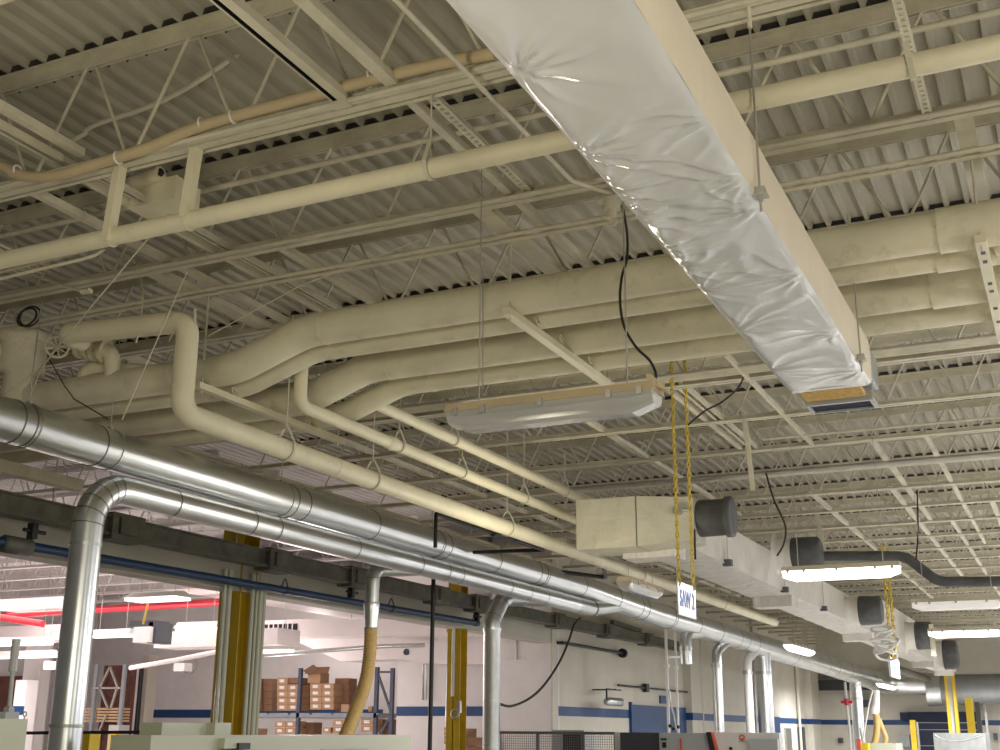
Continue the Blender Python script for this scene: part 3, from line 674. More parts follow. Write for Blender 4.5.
# far pipe along the back wall
p0 = pY(905, 690, 48.4)
t = thing('cross_duct', 'grey round duct crossing in front of the far wall', 'duct', (-4.6, 48.4, 3.2))
zz = pY(975, 689, 48.4).z
MB().tube([(-4.85, 48.4, zz), (9, 48.4, zz)], .53, 28).build('duct_run', 'greyduct', t)
MB().tube([(-5.3, 48.4, zz), (-4.8, 48.4, zz)], .60, 28).build('collar', 'galv', t)

# ------------------------------------------------------------------ busway, blue pipe, columns at the opening
t = thing('busway', 'dirty grey busway boxed duct running over the opening', 'busway', (-9.4, 8, 3.6))
b = MB(); b.box((-9.46, 3, 3.67), (-9.34, 31, 3.84)); b.box((-9.50, 3, 3.64), (-9.30, 31, 3.67)); b.box((-9.50, 3, 3.84), (-9.30, 31, 3.86)); b.build('housing', 'busway', t)
for i, px in enumerate((100, 262, 345, 430, 470, 550, 600, 640)):
    y = pX(px, 560, -9.4).y; b = MB(); b.box((-9.52, y, 3.60), (-9.27, y+.5, 3.89)); b.box((-9.30, y+.1, 3.66), (-9.24, y+.36, 3.84)); b.build('joint_box', 'busway', t)
for y in (pX(30, 530, -9.4).y, pX(350, 590, -9.4).y, pX(476, 612, -9.4).y): b = MB(); b.box((-9.44, y, 3.46), (-9.36, y+.07, 3.62)); b.tube([(-9.4, y-.08, 3.54), (-9.4, y+.2, 3.54)], .02, 8); b.build('drop_bracket', 'black', t)
y = 9
while y < 31: MB().tube([(-9.4, y, 3.86), (-9.4, y, 4.9)], .008, 6).build('hanger_rod', 'zinc', t); y += 3.06
yE = pX(478, 622, -9.5).y
t = thing('blue_pipe', 'dark blue pipe running under the busway across the opening', 'pipe', (-9.5, 8, 3.40))
MB().tube([(-9.5, 3, 3.375), (-9.5, yE, 3.44)], .052, 16).build('pipe', 'bluepipe', t)
p = pX(16, 549, -9.5); MB().tube([(-9.5, p.y-.18, 3.385), (-9.5, p.y-.16, 3.385), (-9.5, p.y+.16, 3.385), (-9.5, p.y+.18, 3.385)], [.055, .09, .09, .055], 16).build('coupling', 'busway', t)
for i, px in enumerate((284, 391, 475)):
    p = pX(px, 575+px*.08, -9.5); clevis((-9.5, p.y, 3.375+(p.y-3)/(yE-3)*.065), .052, (0, 1, 0), 3.64, 'black clevis on the blue pipe, %s from the left' % ORD[i], 'clevis hangers of the blue pipe', 'black')
def column(px, py, w, label, bollard=0):
    c = pX(px, py, XW-.15); h = w/2
    t = thing('steel_column', label, 'column', (c.x, c.y, 0), 'yellow columns in the opening')
    b = MB(); b.box((c.x-h, c.y-h, 0), (c.x+h, c.y-h+.012, 4.62)); b.box((c.x-h, c.y+h-.012, 0), (c.x+h, c.y+h, 4.62)); b.box((c.x-.008, c.y-h, 0), (c.x+.008, c.y+h, 4.62)); b.build('shaft', 'yellow', t)
    b = MB(); b.box((c.x-h*1.2, c.y-h*1.2, 0), (c.x+h*1.2, c.y+h*1.2, .02)); b.build('base_plate', 'yellow', t)
    return c, t
c, t = column(235, 640, .34, 'wide yellow column left, with pale conduits strapped to its sides')
for px, r in ((221, .024), (226, .034), (249.5, .032), (254, .022), (258, .034), (262, .022)):
    yq = pX(px, 640, c.x+.21).y
    MB().tube([(c.x+.21, yq, .0), (c.x+.21, yq, 3.6)], r, 10).build('conduit', 'machine', t)
b = MB(); z = pX(235, 690, c.x).z; b.tube([(c.x-.05, c.y-.24, z), (c.x+.02, c.y-.23, z)], .025, 10); b.build('flood_lamp', 'white', t)
c2, t = column(457, 670, .26, 'narrow yellow column standing nearer the white wall end')
b = MB(); b.tube([(c2.x, c2.y-.15, 2.2), (c2.x, c2.y-.15, 4.0)], .03, 10); b.build('conduit', 'white', t)
b = MB(); q = pY(455, 714, c2.y-.18); b.torus(q, (0, 1, 0), .07, .02); b.box(q+Vector((.05, -.04, .02)), q+Vector((.11, .04, .22))); b.build('hose_reel_valve', 'zinc', t)
b = MB(); b.box((c2.x-.16, c2.y-.12, 3.30), (c2.x-.08, c2.y+.02, 3.42)); b.build('bracket', 'safety', t)
# black air drop
q = pX(433, 600, -7.9)
b = MB(); b.tube(fillet([(q.x+2.0, q.y+1.3, 3.86), (q.x+1.4, q.y+3.0, 3.92), (q.x, q.y, 3.95), (q.x, q.y, 1.2)], .04, 4), .03, 10)
one(b, 'air_drop_pipe', 'black', 'black air pipe dropping straight down left of the narrow yellow column', 'pipe')
b = MB(); p_, q_ = pX(436, 514, -5.9), pX(543, 550, -5.9); b.tube([p_+Vector((0, 0, -.35)), p_, q_, q_+Vector((-.9, -.15, 0))], .022, 8); b.torus(pX(493, 533, -5.9), (0, 1, 0), .03, .012)
one(b, 'air_line', 'black', 'thin black pipe lying behind the upper silver duct', 'pipe')
cp = [pX(x, y, -9.0) for x, y in ((580, 618), (574, 625), (569, 640), (560, 661), (545, 684), (530, 698), (512, 706), (500, 704), (490, 700))]
run('swag_cable', curve(cp, 6), .022, 'black cable sagging across the white wall end', 'cable', 'cord')

# ------------------------------------------------------------------ light fittings
def lamp(c, L, d, label, lit, wires=0, body='tanpipe', group='long enclosed lamps', lens=None):
    c = Vector(c); d = Vector(d).normalized(); s = Vector((-d.y, d.x, 0)); up = Vector((0, 0, 1))
    t = thing('strip_lamp', label, 'lamp', c, group)
    def P(u, v, w): return c+d*u+s*v+up*w
    b = MB(); h = L/2
    # tray
    b.hexa([P(-h, -.10, .055), P(h, -.10, .055), P(h, .10, .055), P(-h, .10, .055), P(-h, -.075, .105), P(h, -.075, .105), P(h, .075, .105), P(-h, .075, .105)]); tr = b.build('tray', body, t)
    b = MB(); hh = h-.012; prof = [(-.092, .055), (-.090, .020), (-.070, -.035), (-.045, -.052), (.045, -.052), (.070, -.035), (.090, .020), (.092, .055)]
    NS = 30; vs = []
    for i in range(NS+1):
        u = -hh+2*hh*i/NS; e = min(1, .62+min(i, NS-i)/3*.38)
        for v, w in prof: vs.append(P(u*(1 if 0 < i < NS else 1), v, .055+(w-.055)*e*(1+.02*noise.noise(Vector((u*5, v*20, c.y))))))
    n = len(prof); fs = [(i*n+j, (i+1)*n+j, (i+1)*n+j+1, i*n+j+1) for i in range(NS) for j in range(n-1)]
    fs += [tuple(range(n)), tuple(NS*n+j for j in range(n))[::-1]]
    b.add(vs, fs); b.build('lens', lens or ('tube' if lit else 'lens'), t)
    for sgn in (-1, 1):
        for u in (-.44, -.30, -.02, .30, .44):
            b = MB(); q = P(u*L, sgn*.098, .05); b.box(q-Vector((.014, .014, .022)), q+Vector((.014, .014, .022))); b.build('latch', 'zinc', tr)
    if wires:
        for u in (-.36, .36): MB().tube([P(u*L, 0, .10), P(u*L, 0, 4.88-c.z)], .0045, 6).build('hanger_wire', 'zinc', t)
    return t
fa, fb = pZ(460, 431, 3.26), pZ(655, 410, 3.26)
cm = (fa+fb)/2; t = lamp((cm.x-.035, cm.y+.045, 3.31), 1.235, (1, .0, 0), 'unlit long lamp with a clear ribbed lens under the lagged pipes', False, 1)
for v in (-.035, .035): MB().tube([(cm.x-.60, cm.y+.045+v, 3.335), (cm.x+.52, cm.y+.045+v, 3.335)], .014, 10).build('tube', 'white', t)
b = MB(); p = Vector((cm.x+.555, cm.y+.0, 3.40)); b.hexa([p, p+Vector((.09, 0, -.04)), p+Vector((.09, .1, -.04)), p+Vector((0, .1, 0)), p+Vector((-.03, 0, .06)), p+Vector((.0, 0, .06)), p+Vector((0, .1, .06)), p+Vector((-.03, .1, .06))]); b.build('end_bracket', 'tanpipe', t)
fa, fb = pZ(784, 582, 3.25), pZ(901, 576, 3.25); cm = (fa+fb)/2
LAMPS = [lamp((cm.x, cm.y, 3.30), (fb-fa).length, (1, .0, 0), 'brightly lit long lamp in front of the wrapped air duct', True, 1, 'steel')]
fa, fb = pZ(920, 612, 3.26), pZ(1000, 607, 3.26); LAMPS.append(lamp(((fa+fb)/2+Vector((0, 0, .05))), 1.22, (1, 0, 0), 'dim long lamp hanging at the right edge above the bright one', True, 1, 'steel', lens='tube_dim'))
fa, fb = pZ(932, 640, 3.26), pZ(1003, 634, 3.26); LAMPS.append(lamp(((fa+fb)/2+Vector((0, 0, .05))), 1.26, (1, 0, 0), 'lower of the two right hand lamps, brightly lit', True, 1, 'steel'))
LAMPS.append(lamp((-4.80, 14.15, 3.30), 1.26, (0, 1, 0), 'pale lamp seen end on beside the silver duct below the end box', True, 1, 'tanpipe', lens='lens'))
q = pX(800, 651, -5.4); LAMPS.append(lamp((-5.4, q.y, q.z), 2.4, (0, 1, 0), 'lit lamp glaring in front of the silver duct, the nearer of two', True, 1, 'steel'))
q = pX(887, 687, -5.8); LAMPS.append(lamp((-5.8, q.y, q.z), 3.4, (0, 1, 0), 'lit lamp glaring in front of the silver duct end, the farther of two', True, 1, 'steel'))

# ------------------------------------------------------------------ wrapped air duct on the right, with its outlets
HX0, HX1, HZ0, HZ1 = -4.65, -3.955, 3.70, 4.21
t = thing('air_duct', 'long silver-wrapped air duct running away to the far right', 'duct', (-4.3, 13, HZ0))
def panelY(b, x, z0, z1, y0, y1, s):
    vs = []; fs = []; NY = int((y1-y0)*9); NZ = 5
    for j in range(NY+1):
        for i in range(NZ+1):
            y = y0+(y1-y0)*j/NY; z = z0+(z1-z0)*i/NZ
            vs.append((x+s*.03*noise.noise(Vector((y*4.3, z*1.1, 5)))*(0 if i in (0, NZ) else 1), y, z))
    for j in range(NY):
        for i in range(NZ): a = j*(NZ+1)+i; fs.append((a, a+1, a+NZ+2, a+NZ+1))
    b.add(vs, fs, True)
HE = 45.5
b = MB(); panelY(b, HX1, HZ0, HZ1, 12.9, HE, 1); panelY(b, HX0, HZ0, HZ1, 12.9, HE, -1); b.build('side_wrap', 'hvac', t)
b = MB(); vs = []; fs = []; NY = 230; NX = 9
for j in range(NY+1):
    for i in range(NX+1):
        y = 12.9+(HE-12.9)*j/NY; x = HX0+(HX1-HX0)*i/NX
        vs.append((x, y, HZ0-(0 if i in (0, NX) else .05*abs(noise.noise(Vector((x*3.5, y*4.1, 1)))))))
for j in range(NY):
    for i in range(NX): a = j*(NX+1)+i; fs.append((a, a+NX+1, a+NX+2, a+1))
b.add(vs, fs, True); b.build('underside_wrap', 'hvac_under', t)
b = MB(); b.box((HX0, 12.9, HZ1-.01), (HX1, HE, HZ1)); b.box((HX0, 12.9, HZ0+.01), (HX1, 12.92, HZ1)); b.box((HX0, HE-.02, HZ0), (HX1, HE, HZ1)); b.build('cover', 'hvac', t)
# raised far section
b = MB(); b.box((HX0, 27.5, HZ1), (HX1+.005, HE, HZ1+.35)); b.build('deep_section', 'hvac', t)
for i, (pxl, pxr, yt, yb_) in enumerate(((620, 675, 551, 570), (769, 800, 588, 609), (850, 880, 630, 648), (915, 940, 655, 664), (938, 960, 672, 680))):
    a0 = pX(pxr-(20 if i == 0 else 6), yb_, HX1).y
    y0 = 12.92 if i == 0 else pX(pxr-6, yb_-8, HX1+.02).y
    b = MB(); b.hexa([(HX0+.06, y0, HZ0-.17), (HX1-.02, y0, HZ0-.17), (HX1-.02, y0+.42, HZ0-.17), (HX0+.06, y0+.42, HZ0-.17), (HX0+.06, y0, HZ0), (HX1-.01, y0, HZ0), (HX1-.01, y0+.42, HZ0), (HX0+.06, y0+.42, HZ0)]); b.build('outlet', 'hvac', t)
for i, (px, py, r) in enumerate(((783, 555, .24), (853, 615, .27), (912, 636, .34), (941, 655, .42))):
    y = pX(px-6, py, HX1).y; z = max(HZ0+.18, min(4.3, pX(px-6, py, HX1).z)); b = MB(); b.tube([(HX1-.02, y, z), (HX1+.02, y, z), (HX1+.26, y, z)], [r*1.35, r, r], 22); tk = b.build('take_off', 'hvac', t)
    MB().tube([(HX1+.2, y, z), (HX1+.26, y, z), (HX1+.62, y, z), (HX1+.66, y, z)], [r*.9, r*1.04, r, r*.8], 22).build('flex_sleeve', 'flex', tk)
    if i == 0: yS, zS = y, z
for i, (px, py) in enumerate(((728, 562), (785, 589), (824, 608))):
    q = pX(px, py, HX1+.03); h = thing('duct_hanger', 'thin rod with dark clip beside the air duct, %s from its near end' % ORD[i], 'hanger rod', q, 'rods along the air duct')
    MB().tube([q, (q.x, q.y, 4.9)], .006, 6).build('rod', 'zinc', h); b = MB(); b.box(q-Vector((.06, .05, .05)), q+Vector((.05, .05, .03))); b.build('clip', 'flex', h)
# end box with tapering transition and its dark round cap
BY = 12.45
a0, a1 = pY(576, 498, BY), pY(637, 548, BY)
bx0, bx1, bz0, bz1 = a0.x, a1.x, a1.z+.02, a0.z-.03
t = thing('end_box', 'aged duct box with a taper to a dark round cap before the air duct', 'duct', (bx0, BY, bz0))
b = MB(); b.box((bx0, BY, bz0), (bx1, BY+.62, bz1)); b.build('box', 'boxwrap', t)
c1 = pY(700, 522, BY+.35)
cc = Vector((c1.x, BY+.34, (bz0+bz1)/2+.035))
b = MB(); q = .27
b.hexa([(bx1, BY, bz0), (cc.x, cc.y-q*.85, cc.z-q), (cc.x, cc.y+q*.85, cc.z-q), (bx1, BY+.62, bz0), (bx1, BY, bz1), (cc.x, cc.y-q*.85, cc.z+q*.75), (cc.x, cc.y+q*.85, cc.z+q*.75), (bx1, BY+.62, bz1)]); b.build('taper', 'boxwrap', t)
b = MB(); b.tube([(cc.x-.05, cc.y, cc.z), (cc.x+.02, cc.y, cc.z), (cc.x+.30, cc.y, cc.z), (cc.x+.31, cc.y, cc.z), (cc.x+.37, cc.y, cc.z), (cc.x+.38, cc.y, cc.z)], [.19, .205, .20, .225, .225, .19], 24); b.build('round_cap', 'flex', t)
b = MB(); b.box((bx1-.006, BY-.006, bz0), (bx1+.006, BY+.63, bz1+.004)); b.build('seam', 'band', t)
b = MB(); b.tube([(cc.x-.16, cc.y-.25, cc.z+.06), (cc.x-.16, cc.y-.32, cc.z+.06)], .055, 12); b.tube([(cc.x-.12, cc.y-.29, cc.z+.06), (cc.x-.02, cc.y-.24, cc.z+.06)], .02, 8); b.build('damper_motor', 'galv_dull', t)
b = MB(); b.tube([(cc.x+.0, cc.y-.22, cc.z-.15), (cc.x+.0, cc.y-.235, cc.z-.48)], .012, 6); b.build('strap_tail', 'black', t)
# dark round pipe with a dogleg
q = [pY(x, y, yS+.4) for x, y in ((800, 557), (905, 556), (938, 582), (1030, 581))]
run('exhaust_pipe', fillet([(HX1+.6, yS, zS), (q[0].x+.2, yS+.4, q[0].z), q[1], q[2], q[3]], .35, 7), .075, 'dark grey pipe with a dogleg crossing above the bright lamp', 'pipe', 'flex', 16)
run('lamp_cord', curve([pY(766, 473, 13.2), pY(774, 500, 13.2), pY(785, 525, 13.2), pY(784, 543, 13.2), pY(777, 556, 13.2)], 6), .011, 'dark cord hanging down to the first take-off of the air duct', 'cord', 'cord')
run('lamp_cord', curve([pY(917, 490, 18), pY(918, 530, 18), pY(916, 560, 18)], 6), .012, 'dark cord hanging straight down to the dogleg pipe', 'cord', 'cord')
run('lamp_cord', curve([pY(745, 374, 10.8), pY(738, 388, 10.8), pY(722, 402, 10.8), pY(705, 411, 10.8), pY(688, 425, 10.8)], 6), .009, 'dark cord drooping below the far conduits', 'cord', 'cord')

# ------------------------------------------------------------------ signs on yellow chains
def chain(p0, p1, pitch, wire, label, m='chain'):
    b = MB(); n = int((p1-p0).length/pitch); d = (p1-p0)/n
    for i in range(n):
        c = p0+d*(i+.5); L_, W_ = pitch*.72, pitch*.30
        ax = (1, 0, 0) if i % 2 else (0, 1, 0); ax = Vector(ax); s = Vector((0, 1, 0)) if i % 2 else Vector((1, 0, 0))
        pts_ = []
        for k in range(11):
            a = 2*math.pi*k/10; pts_.append(c+s*W_*math.cos(a)*.9+Vector((0, 0, 1))*L_*math.sin(a)*.95)
        b.tube(pts_, wire, 5, False)
    return one(b, 'chain', m, label, 'chain', 'yellow chains')
XS = -3.2
qa, qb, qc = pX(677, 581, XS), pX(694.5, 585.5, XS), pX(680, 615, XS)
y0, y1, zt_, zb_ = qa.y, qb.y, qa.z, qc.z
t = thing('hanging_sign', 'white hanging sign lettered SAW 2 in blue', 'sign', (XS, y0, zb_))
b = MB(); b.box((XS-.006, y0, zb_), (XS+.006, y1, zt_)); b.build('board', 'sign', t)
def text(s, loc, sx, sz, mname, parent, rot, name='lettering'):
    cu = bpy.data.curves.new(name, 'FONT'); cu.body = s; cu.size = 1; cu.extrude = .003; cu.offset = .012; cu.align_x = 'CENTER'; cu.align_y = 'CENTER'
    cu.materials.append(M[mname]); o = bpy.data.objects.new(name, cu); COL.objects.link(o); bpy.context.view_layer.update()
    me = bpy.data.meshes.new_from_object(o.evaluated_get(bpy.context.evaluated_depsgraph_get())); bpy.data.objects.remove(o)
    o = bpy.data.objects.new(name, me); COL.objects.link(o)
    o.parent = parent; o.location = Vector(loc)-parent.location; o.rotation_euler = rot; o.scale = (sx, sz, 1); return o
text('SAW 2', (XS+.008, (y0+y1)/2, (zt_+zb_)/2+.0), .155, .21, 'signblue', t, (math.pi/2, 0, math.pi/2))
for yy in (y0+.05, y1-.05): MB().tube([(XS-.01, yy, zt_-.03), (XS+.012, yy, zt_-.03)], .012, 8).build('grommet', 'signblue', t)
chain(Vector((XS, y0+.06, zt_-.02)), Vector((XS, y0+.06, 5.12)), .052, .008, 'yellow chain holding the left corner of the SAW 2 sign')
chain(Vector((XS, y1-.04, zt_-.02)), Vector((XS, y1-.04, 5.20)), .052, .008, 'yellow chain holding the right corner of the SAW 2 sign')
X5 = -3.0; qa, qb, qc = pX(889, 657, X5), pX(897.5, 659, X5), pX(889, 676, X5)
t = thing('hanging_sign', 'small blank-looking white sign hanging far off below the coiled white cord', 'sign', (X5, qa.y, qc.z))
b = MB(); b.box((X5-.02, qa.y, qc.z), (X5+.02, qb.y, qa.z)); b.build('board', 'sign', t)
b = MB(); b.box((X5+.02, qa.y*.7+qb.y*.3, qc.z+.2), (X5+.025, qa.y*.3+qb.y*.7, qa.z-.2)); b.build('printing', 'signblue', t)
ct = pX(887, 605, X5+.01); n_ = 0
for yy in (qa.y+.3, qb.y-.2):
    n_ += 1; chain(Vector((X5, yy, qa.z)), Vector((X5, yy, 4.88)), .085, .014, 'yellow chain of the far white sign, %s' % ('nearer strand', 'farther strand')[n_-1])
b = MB(); cc_ = pX(884, 642, X5+.12)
for i in range(7): b.torus(cc_+Vector((.02*(i % 3), random.uniform(-.2, .2), -.20+.065*i)), (.5*math.sin(i*2.1), .5*math.cos(i*1.7), 1), .14+.10*random.random(), .022, 16, 6)
one(b, 'cord_bundle', 'white', 'bundle of looped white cord tied to the far chain', 'cord')

b = MB(); ye_ = pX(80, 469, -8.6).y; b.box((-8.66, 2.5, 3.84), (-8.54, ye_, 3.95))
one(b, 'support_beam', 'steel', 'short cream beam ending behind the left part of the silver ducts', 'beam')

# ------------------------------------------------------------------ machines and things near the floor, hall side
def pbox(name, px0, px1, pyt, Y, depth, m, label, cat, zb=0, group=None, parent=None):
    a, c = pY(px0, pyt, Y), pY(px1, pyt, Y); z = (a.z+c.z)/2
    b = MB(); b.box((a.x, Y, zb), (c.x, Y+depth, z))
    if parent is not None: return b.build(name, m, parent)
    return one(b, name, m, label, cat, group)
# cream enclosure in front of the opening
t = thing('machine_enclosure', 'long cream machine enclosure along the bottom edge before the opening', 'machine', (-5.5, 8, 0))
b = MB(); z = 1.60
b.hexa([(-5.85, 6.3, 0), (-5.5, 6.3, 0), (-5.5, 9.95, 0), (-5.85, 9.95, 0), (-5.85, 6.33, z), (-5.51, 6.33, z), (-5.51, 9.75, z), (-5.85, 9.75, z)]); b.build('hood', 'machine', t)
b = MB(); b.box((-5.505, 7.4, z-.155), (-5.49, 9.2, z-.145)); b.box((-5.505, 8.3, z-.115), (-5.49, 9.0, z-.108)); b.build('panel_joint', 'machine_grey', t)
q2 = pX(157, 731, -5.7); q = pX(226, 731, -5.7); zt = pX(160, 722.5, -5.7).z
b = MB(); b.box((-5.85, q2.y, z), (-5.66, q.y, zt)); b.build('top_tray', 'machine', t)
qa, qb = pX(213, 724, -5.62), pX(229, 724, -5.62)
b = MB(); b.box((-5.84, qa.y, z), (-5.6, qb.y, qa.z+.01)); b.box((-5.6, qa.y-.06, z-.09), (-5.46, qb.y+.12, z-.02)); b.box((-5.6, qa.y-.09, z-.2), (-5.45, qb.y+.2, z-.10)); b.build('post_base', 'machine', t)
m0, m1 = pX(237, 743, -5.46), pX(248, 749, -5.46); b = MB(); b.box((-5.5, m0.y, m1.z), (-5.44, m1.y, m0.z)); b.build('motor', 'black', t)
A_, B_ = pX(-30, 719, -5.2), pX(28, 719, -5.2)
t = thing('machine_cabinet', 'cream machine cabinet at the bottom left corner with a piston above', 'machine', (-5.4, B_.y, 0))
b = MB(); b.box((-6.0, A_.y, 0), (-5.2, B_.y, B_.z)); b.build('cabinet', 'machine', t)
b = MB(); q = pX(13, 668, -5.5); q1 = pX(9, 710, -5.5); b.tube([q+Vector((0, 0, .16)), q+Vector((0, 0, -.02))], .024, 12); b.tube([q, q1], .012, 8); b.tube([q1+Vector((-.02, 0, 0)), q1+Vector((.02, 0, 0))], .022, 10); b.box(q1-Vector((.03, .05, .10)), q1+Vector((.03, .05, -.01))); b.build('piston', 'machine_grey', t)
pbox('bollard', 83.5, 90, 734, 9.5, .15, 'safety', 'short yellow bollard beside the foot of the silver drop duct', 'bollard')
q = pX(88, 715, -7.15); run('air_line', [(q.x, q.y-.2, .5), (q.x, q.y-.2, 2.7), (q.x, q.y-.2, 3.2)], .018, 'thin pale pipe strapped beside the silver drop duct', 'pipe', 'machine')
# wire fence
t = thing('wire_fence', 'low grey wire mesh fence before the long wall', 'fence', (-8, 19.6, 0))
fx0, fx1 = pY(497, 731, 19.6).x, pY(618, 733, 19.6).x; fz = 1.625
b = MB(); b.box((fx0, 19.58, fz-.045), (fx1, 19.62, fz)); b.box((fx0, 19.58, .9), (fx1, 19.62, .94))
for px in (499, 538, 583, 616): x = pY(px, 735, 19.6).x; b.box((x-.025, 19.57, 0), (x+.025, 19.63, fz))
b.build('frame', 'band', t)
b = MB(); x = fx0
while x < fx1: b.box((x, 19.597, .5), (x+.006, 19.603, fz)); x += .04
z = .9
while z < fz: b.box((fx0, 19.596, z), (fx1, 19.602, z+.006)); z += .04
o = b.build('wire_mesh', 'mesh', t); o['kind'] = 'stuff'
pbox('control_cabinet', 552, 584, 730, 20.5, .5, 'machine_grey', 'grey open control cabinet behind the wire fence', 'cabinet')
def rect(px0, px1, py0, py1, Y, d, m, name, label, cat, group=None):
    a, c, e_ = pY(px0, py0, Y), pY(px1, py0, Y), pY(px1, py1, Y); b = MB(); b.box((a.x, Y, max(0, e_.z)), (c.x, Y+d, a.z)); return one(b, name, m, label, cat, group)
rect(563, 580, 733.5, 760, 20.44, .05, 'black', 'display', 'dark panel on the open control cabinet', 'panel')
pbox('white_post', 614.5, 620, 732, 19.2, .1, 'white', 'white post at the end of the wire fence', 'post')
# machining centre
YM_ = 18.6
t = thing('machining_centre', 'grey and charcoal machining centre with a slanted black and orange edge', 'machine', (-6.3, YM_, 0))
pbox('charcoal_housing', 620, 661, 732.5, YM_, .8, 'machine_dark', '', '', parent=t)
pbox('grey_housing', 659, 711, 733, YM_-.1, .9, 'machine_grey', '', '', parent=t)
a, c = pY(706, 732, YM_-.2), pY(712, 755, YM_-.2); e = pY(709, 732, YM_-.2)
b = MB(); w = .07
b.hexa([(c.x-.02, YM_-.2, c.z), (c.x+w, YM_-.2, c.z), (c.x+w, YM_+1, c.z), (c.x-.02, YM_+1, c.z), (a.x, YM_-.2, a.z), (a.x+w, YM_-.2, a.z), (a.x+w, YM_+1, a.z), (a.x, YM_+1, a.z)]); b.build('black_edge', 'black', t)
b = MB(); b.hexa([(c.x+w, YM_-.2, c.z), (c.x+w+.025, YM_-.2, c.z), (c.x+w+.025, YM_+1, c.z), (c.x+w, YM_+1, c.z), (a.x+w, YM_-.2, a.z), (a.x+w+.025, YM_-.2, a.z), (a.x+w+.025, YM_+1, a.z), (a.x+w, YM_+1, a.z)]); b.build('orange_edge', 'orange', t)
a = pY(664, 745, YM_-.12); b = MB(); b.box((a.x-.03, YM_-.12, a.z-.04), (a.x+.03, YM_-.09, a.z+.04)); b.box((a.x-.05, YM_-.12, a.z+.07), (a.x+.04, YM_-.09, a.z+.1)); b.build('switch_panel', 'black', t)
a = pY(681, 742, YM_-.12); b = MB(); b.box((a.x-.015, YM_-.13, 1.2), (a.x+.01, YM_-.09, a.z+.05)); b.build('orange_pipe', 'orange', t)
t = thing('white_machine', 'white machine with a red round emblem and a grey screen', 'machine', (-5.2, 18.4, 0))
pbox('housing', 714, 779, 732.5, 18.5, .25, 'machine_white', '', '', parent=t)
a = pY(749, 739, 18.42); c = pY(779, 760, 18.42); b = MB(); b.box((a.x, 18.38, c.z), (c.x, 18.5, a.z)); b.build('screen', 'machine_grey', t)
a = pY(742, 737.5, 18.47); b = MB(); b.torus(a, (0, 1, 0), .036, .010, 18, 6); b.box(a+Vector((-.012, -.006, -.03)), a+Vector((.02, .004, -.012))); b.build('emblem', 'orange', t)
b = MB(); b.box(a+Vector((-.06, -.006, -.062)), a+Vector((.06, .01, -.056))); b.build('caption', 'orange', t)
a = pY(731, 748.5, 18.47); b = MB(); b.tube([a, a+Vector((0, -.03, 0))], .025, 12); b.build('knob', 'black', t)
# white service posts
for i, (px, w) in enumerate(((667.5, .05), (677, .04))):
    q = pX(px, 690, -7.7); b = MB(); b.box((q.x-w/2, q.y-w/2, 0), (q.x+w/2, q.y+w/2, 3.7)); b.box((q.x-w, q.y-w, 2.9), (q.x+w, q.y+w, 2.96))
    one(b, 'service_post', 'white', ('wider' if i == 0 else 'slimmer')+' of two white upright posts over the machining centre', 'post', 'white service posts')
a, c = pX(668, 657, -7.68), pX(680, 657, -7.68); b = MB(); b.bar(a, c, .04, .04); one(b, 'cross_tie', 'white', 'short white tie between the two upright posts', 'bar')
run('blue_air_hose', curve([pX(669, 690, -7.6), pX(671, 705, -7.6), pX(674, 716, -7.6), pX(676, 730, -7.6)], 5), .02, 'blue-grey hose hanging between the two white posts', 'hose', 'galv_dull')
for i, (px, py) in enumerate(((671, 726), (674, 729), (678, 727))): q = pX(px, py, -7.65); b = MB(); b.tube([q-Vector((0, .06, 0)), q+Vector((0, .06, 0))], .035, 8); one(b, 'regulator', 'black', 'small black regulator at the foot of the white posts, %s from the left' % ORD[i], 'valve', 'regulators')
# on the long wall
def wallbox(name, px0, px1, py0, py1, d, m, label, cat, X=XW, group=None):
    a, c = pX(px0, py0, X), pX(px1, py1, X); b = MB(); b.box((X+.001, a.y, max(0, c.z)), (X+d, c.y, a.z)); return one(b, name, m, label, cat, group)
a, c = pX(629.5, 704.5, XW), pX(691, 704.5, XW)
b = MB(); b.box((XW, a.y, 0), (XW+.05, c.y, a.z)); b.box((XW, a.y-.06, 0), (XW+.07, a.y, a.z+.06)); b.box((XW, c.y, 0), (XW+.07, c.y+.06, a.z+.06)); o = struct(b, 'door_1', 'blue')
wallbox('blue_sign', 659, 667, 695.5, 704, .04, 'blue', 'small blue square sign above the blue doorway', 'sign')
b = MB(); a, c = pX(562, 645, XW+.15), pX(622, 651, XW+.15); zz = (a.z+c.z)/2; b.tube([(XW+.15, a.y, zz), (XW+.15, c.y, zz)], .035, 10); b.tube([(XW, a.y, zz), (XW+.15, a.y, zz)], .03, 8); b.tube([(XW+.15, c.y, zz), (XW+.15, c.y+.1, zz)], .11, 12)
one(b, 'wall_pipe', 'black', 'black capped pipe along the long wall above the lamp bracket', 'pipe')
b = MB(); a, c = pX(618, 685, XW+.1), pX(690, 686.5, XW+.1); b.tube([(XW+.1, a.y, a.z), (XW+.1, c.y, a.z)], .022, 8); q = pX(646, 686, XW+.1); b.box((XW+.05, q.y-.1, a.z-.1), (XW+.15, q.y+.1, a.z+.1))
one(b, 'wall_rail', 'black', 'thin dark rail above the blue doorway', 'rail')
q = pX(614, 700, XW+.5); t = thing('wall_lamp', 'small wall lamp hanging from a dark bracket left of the blue doorway', 'lamp', q)
b = MB(); b.bar(q+Vector((0, -.45, .22)), q+Vector((0, .45, .22)), .03, .03); b.bar(q+Vector((0, -.45, .22)), q+Vector((0, -.45, -.05)), .03, .03, (0, 1, 0)); b.bar(q+Vector((-.5, 0, .22)), q+Vector((.05, 0, .22)), .03, .03); b.build('bracket', 'black', t)
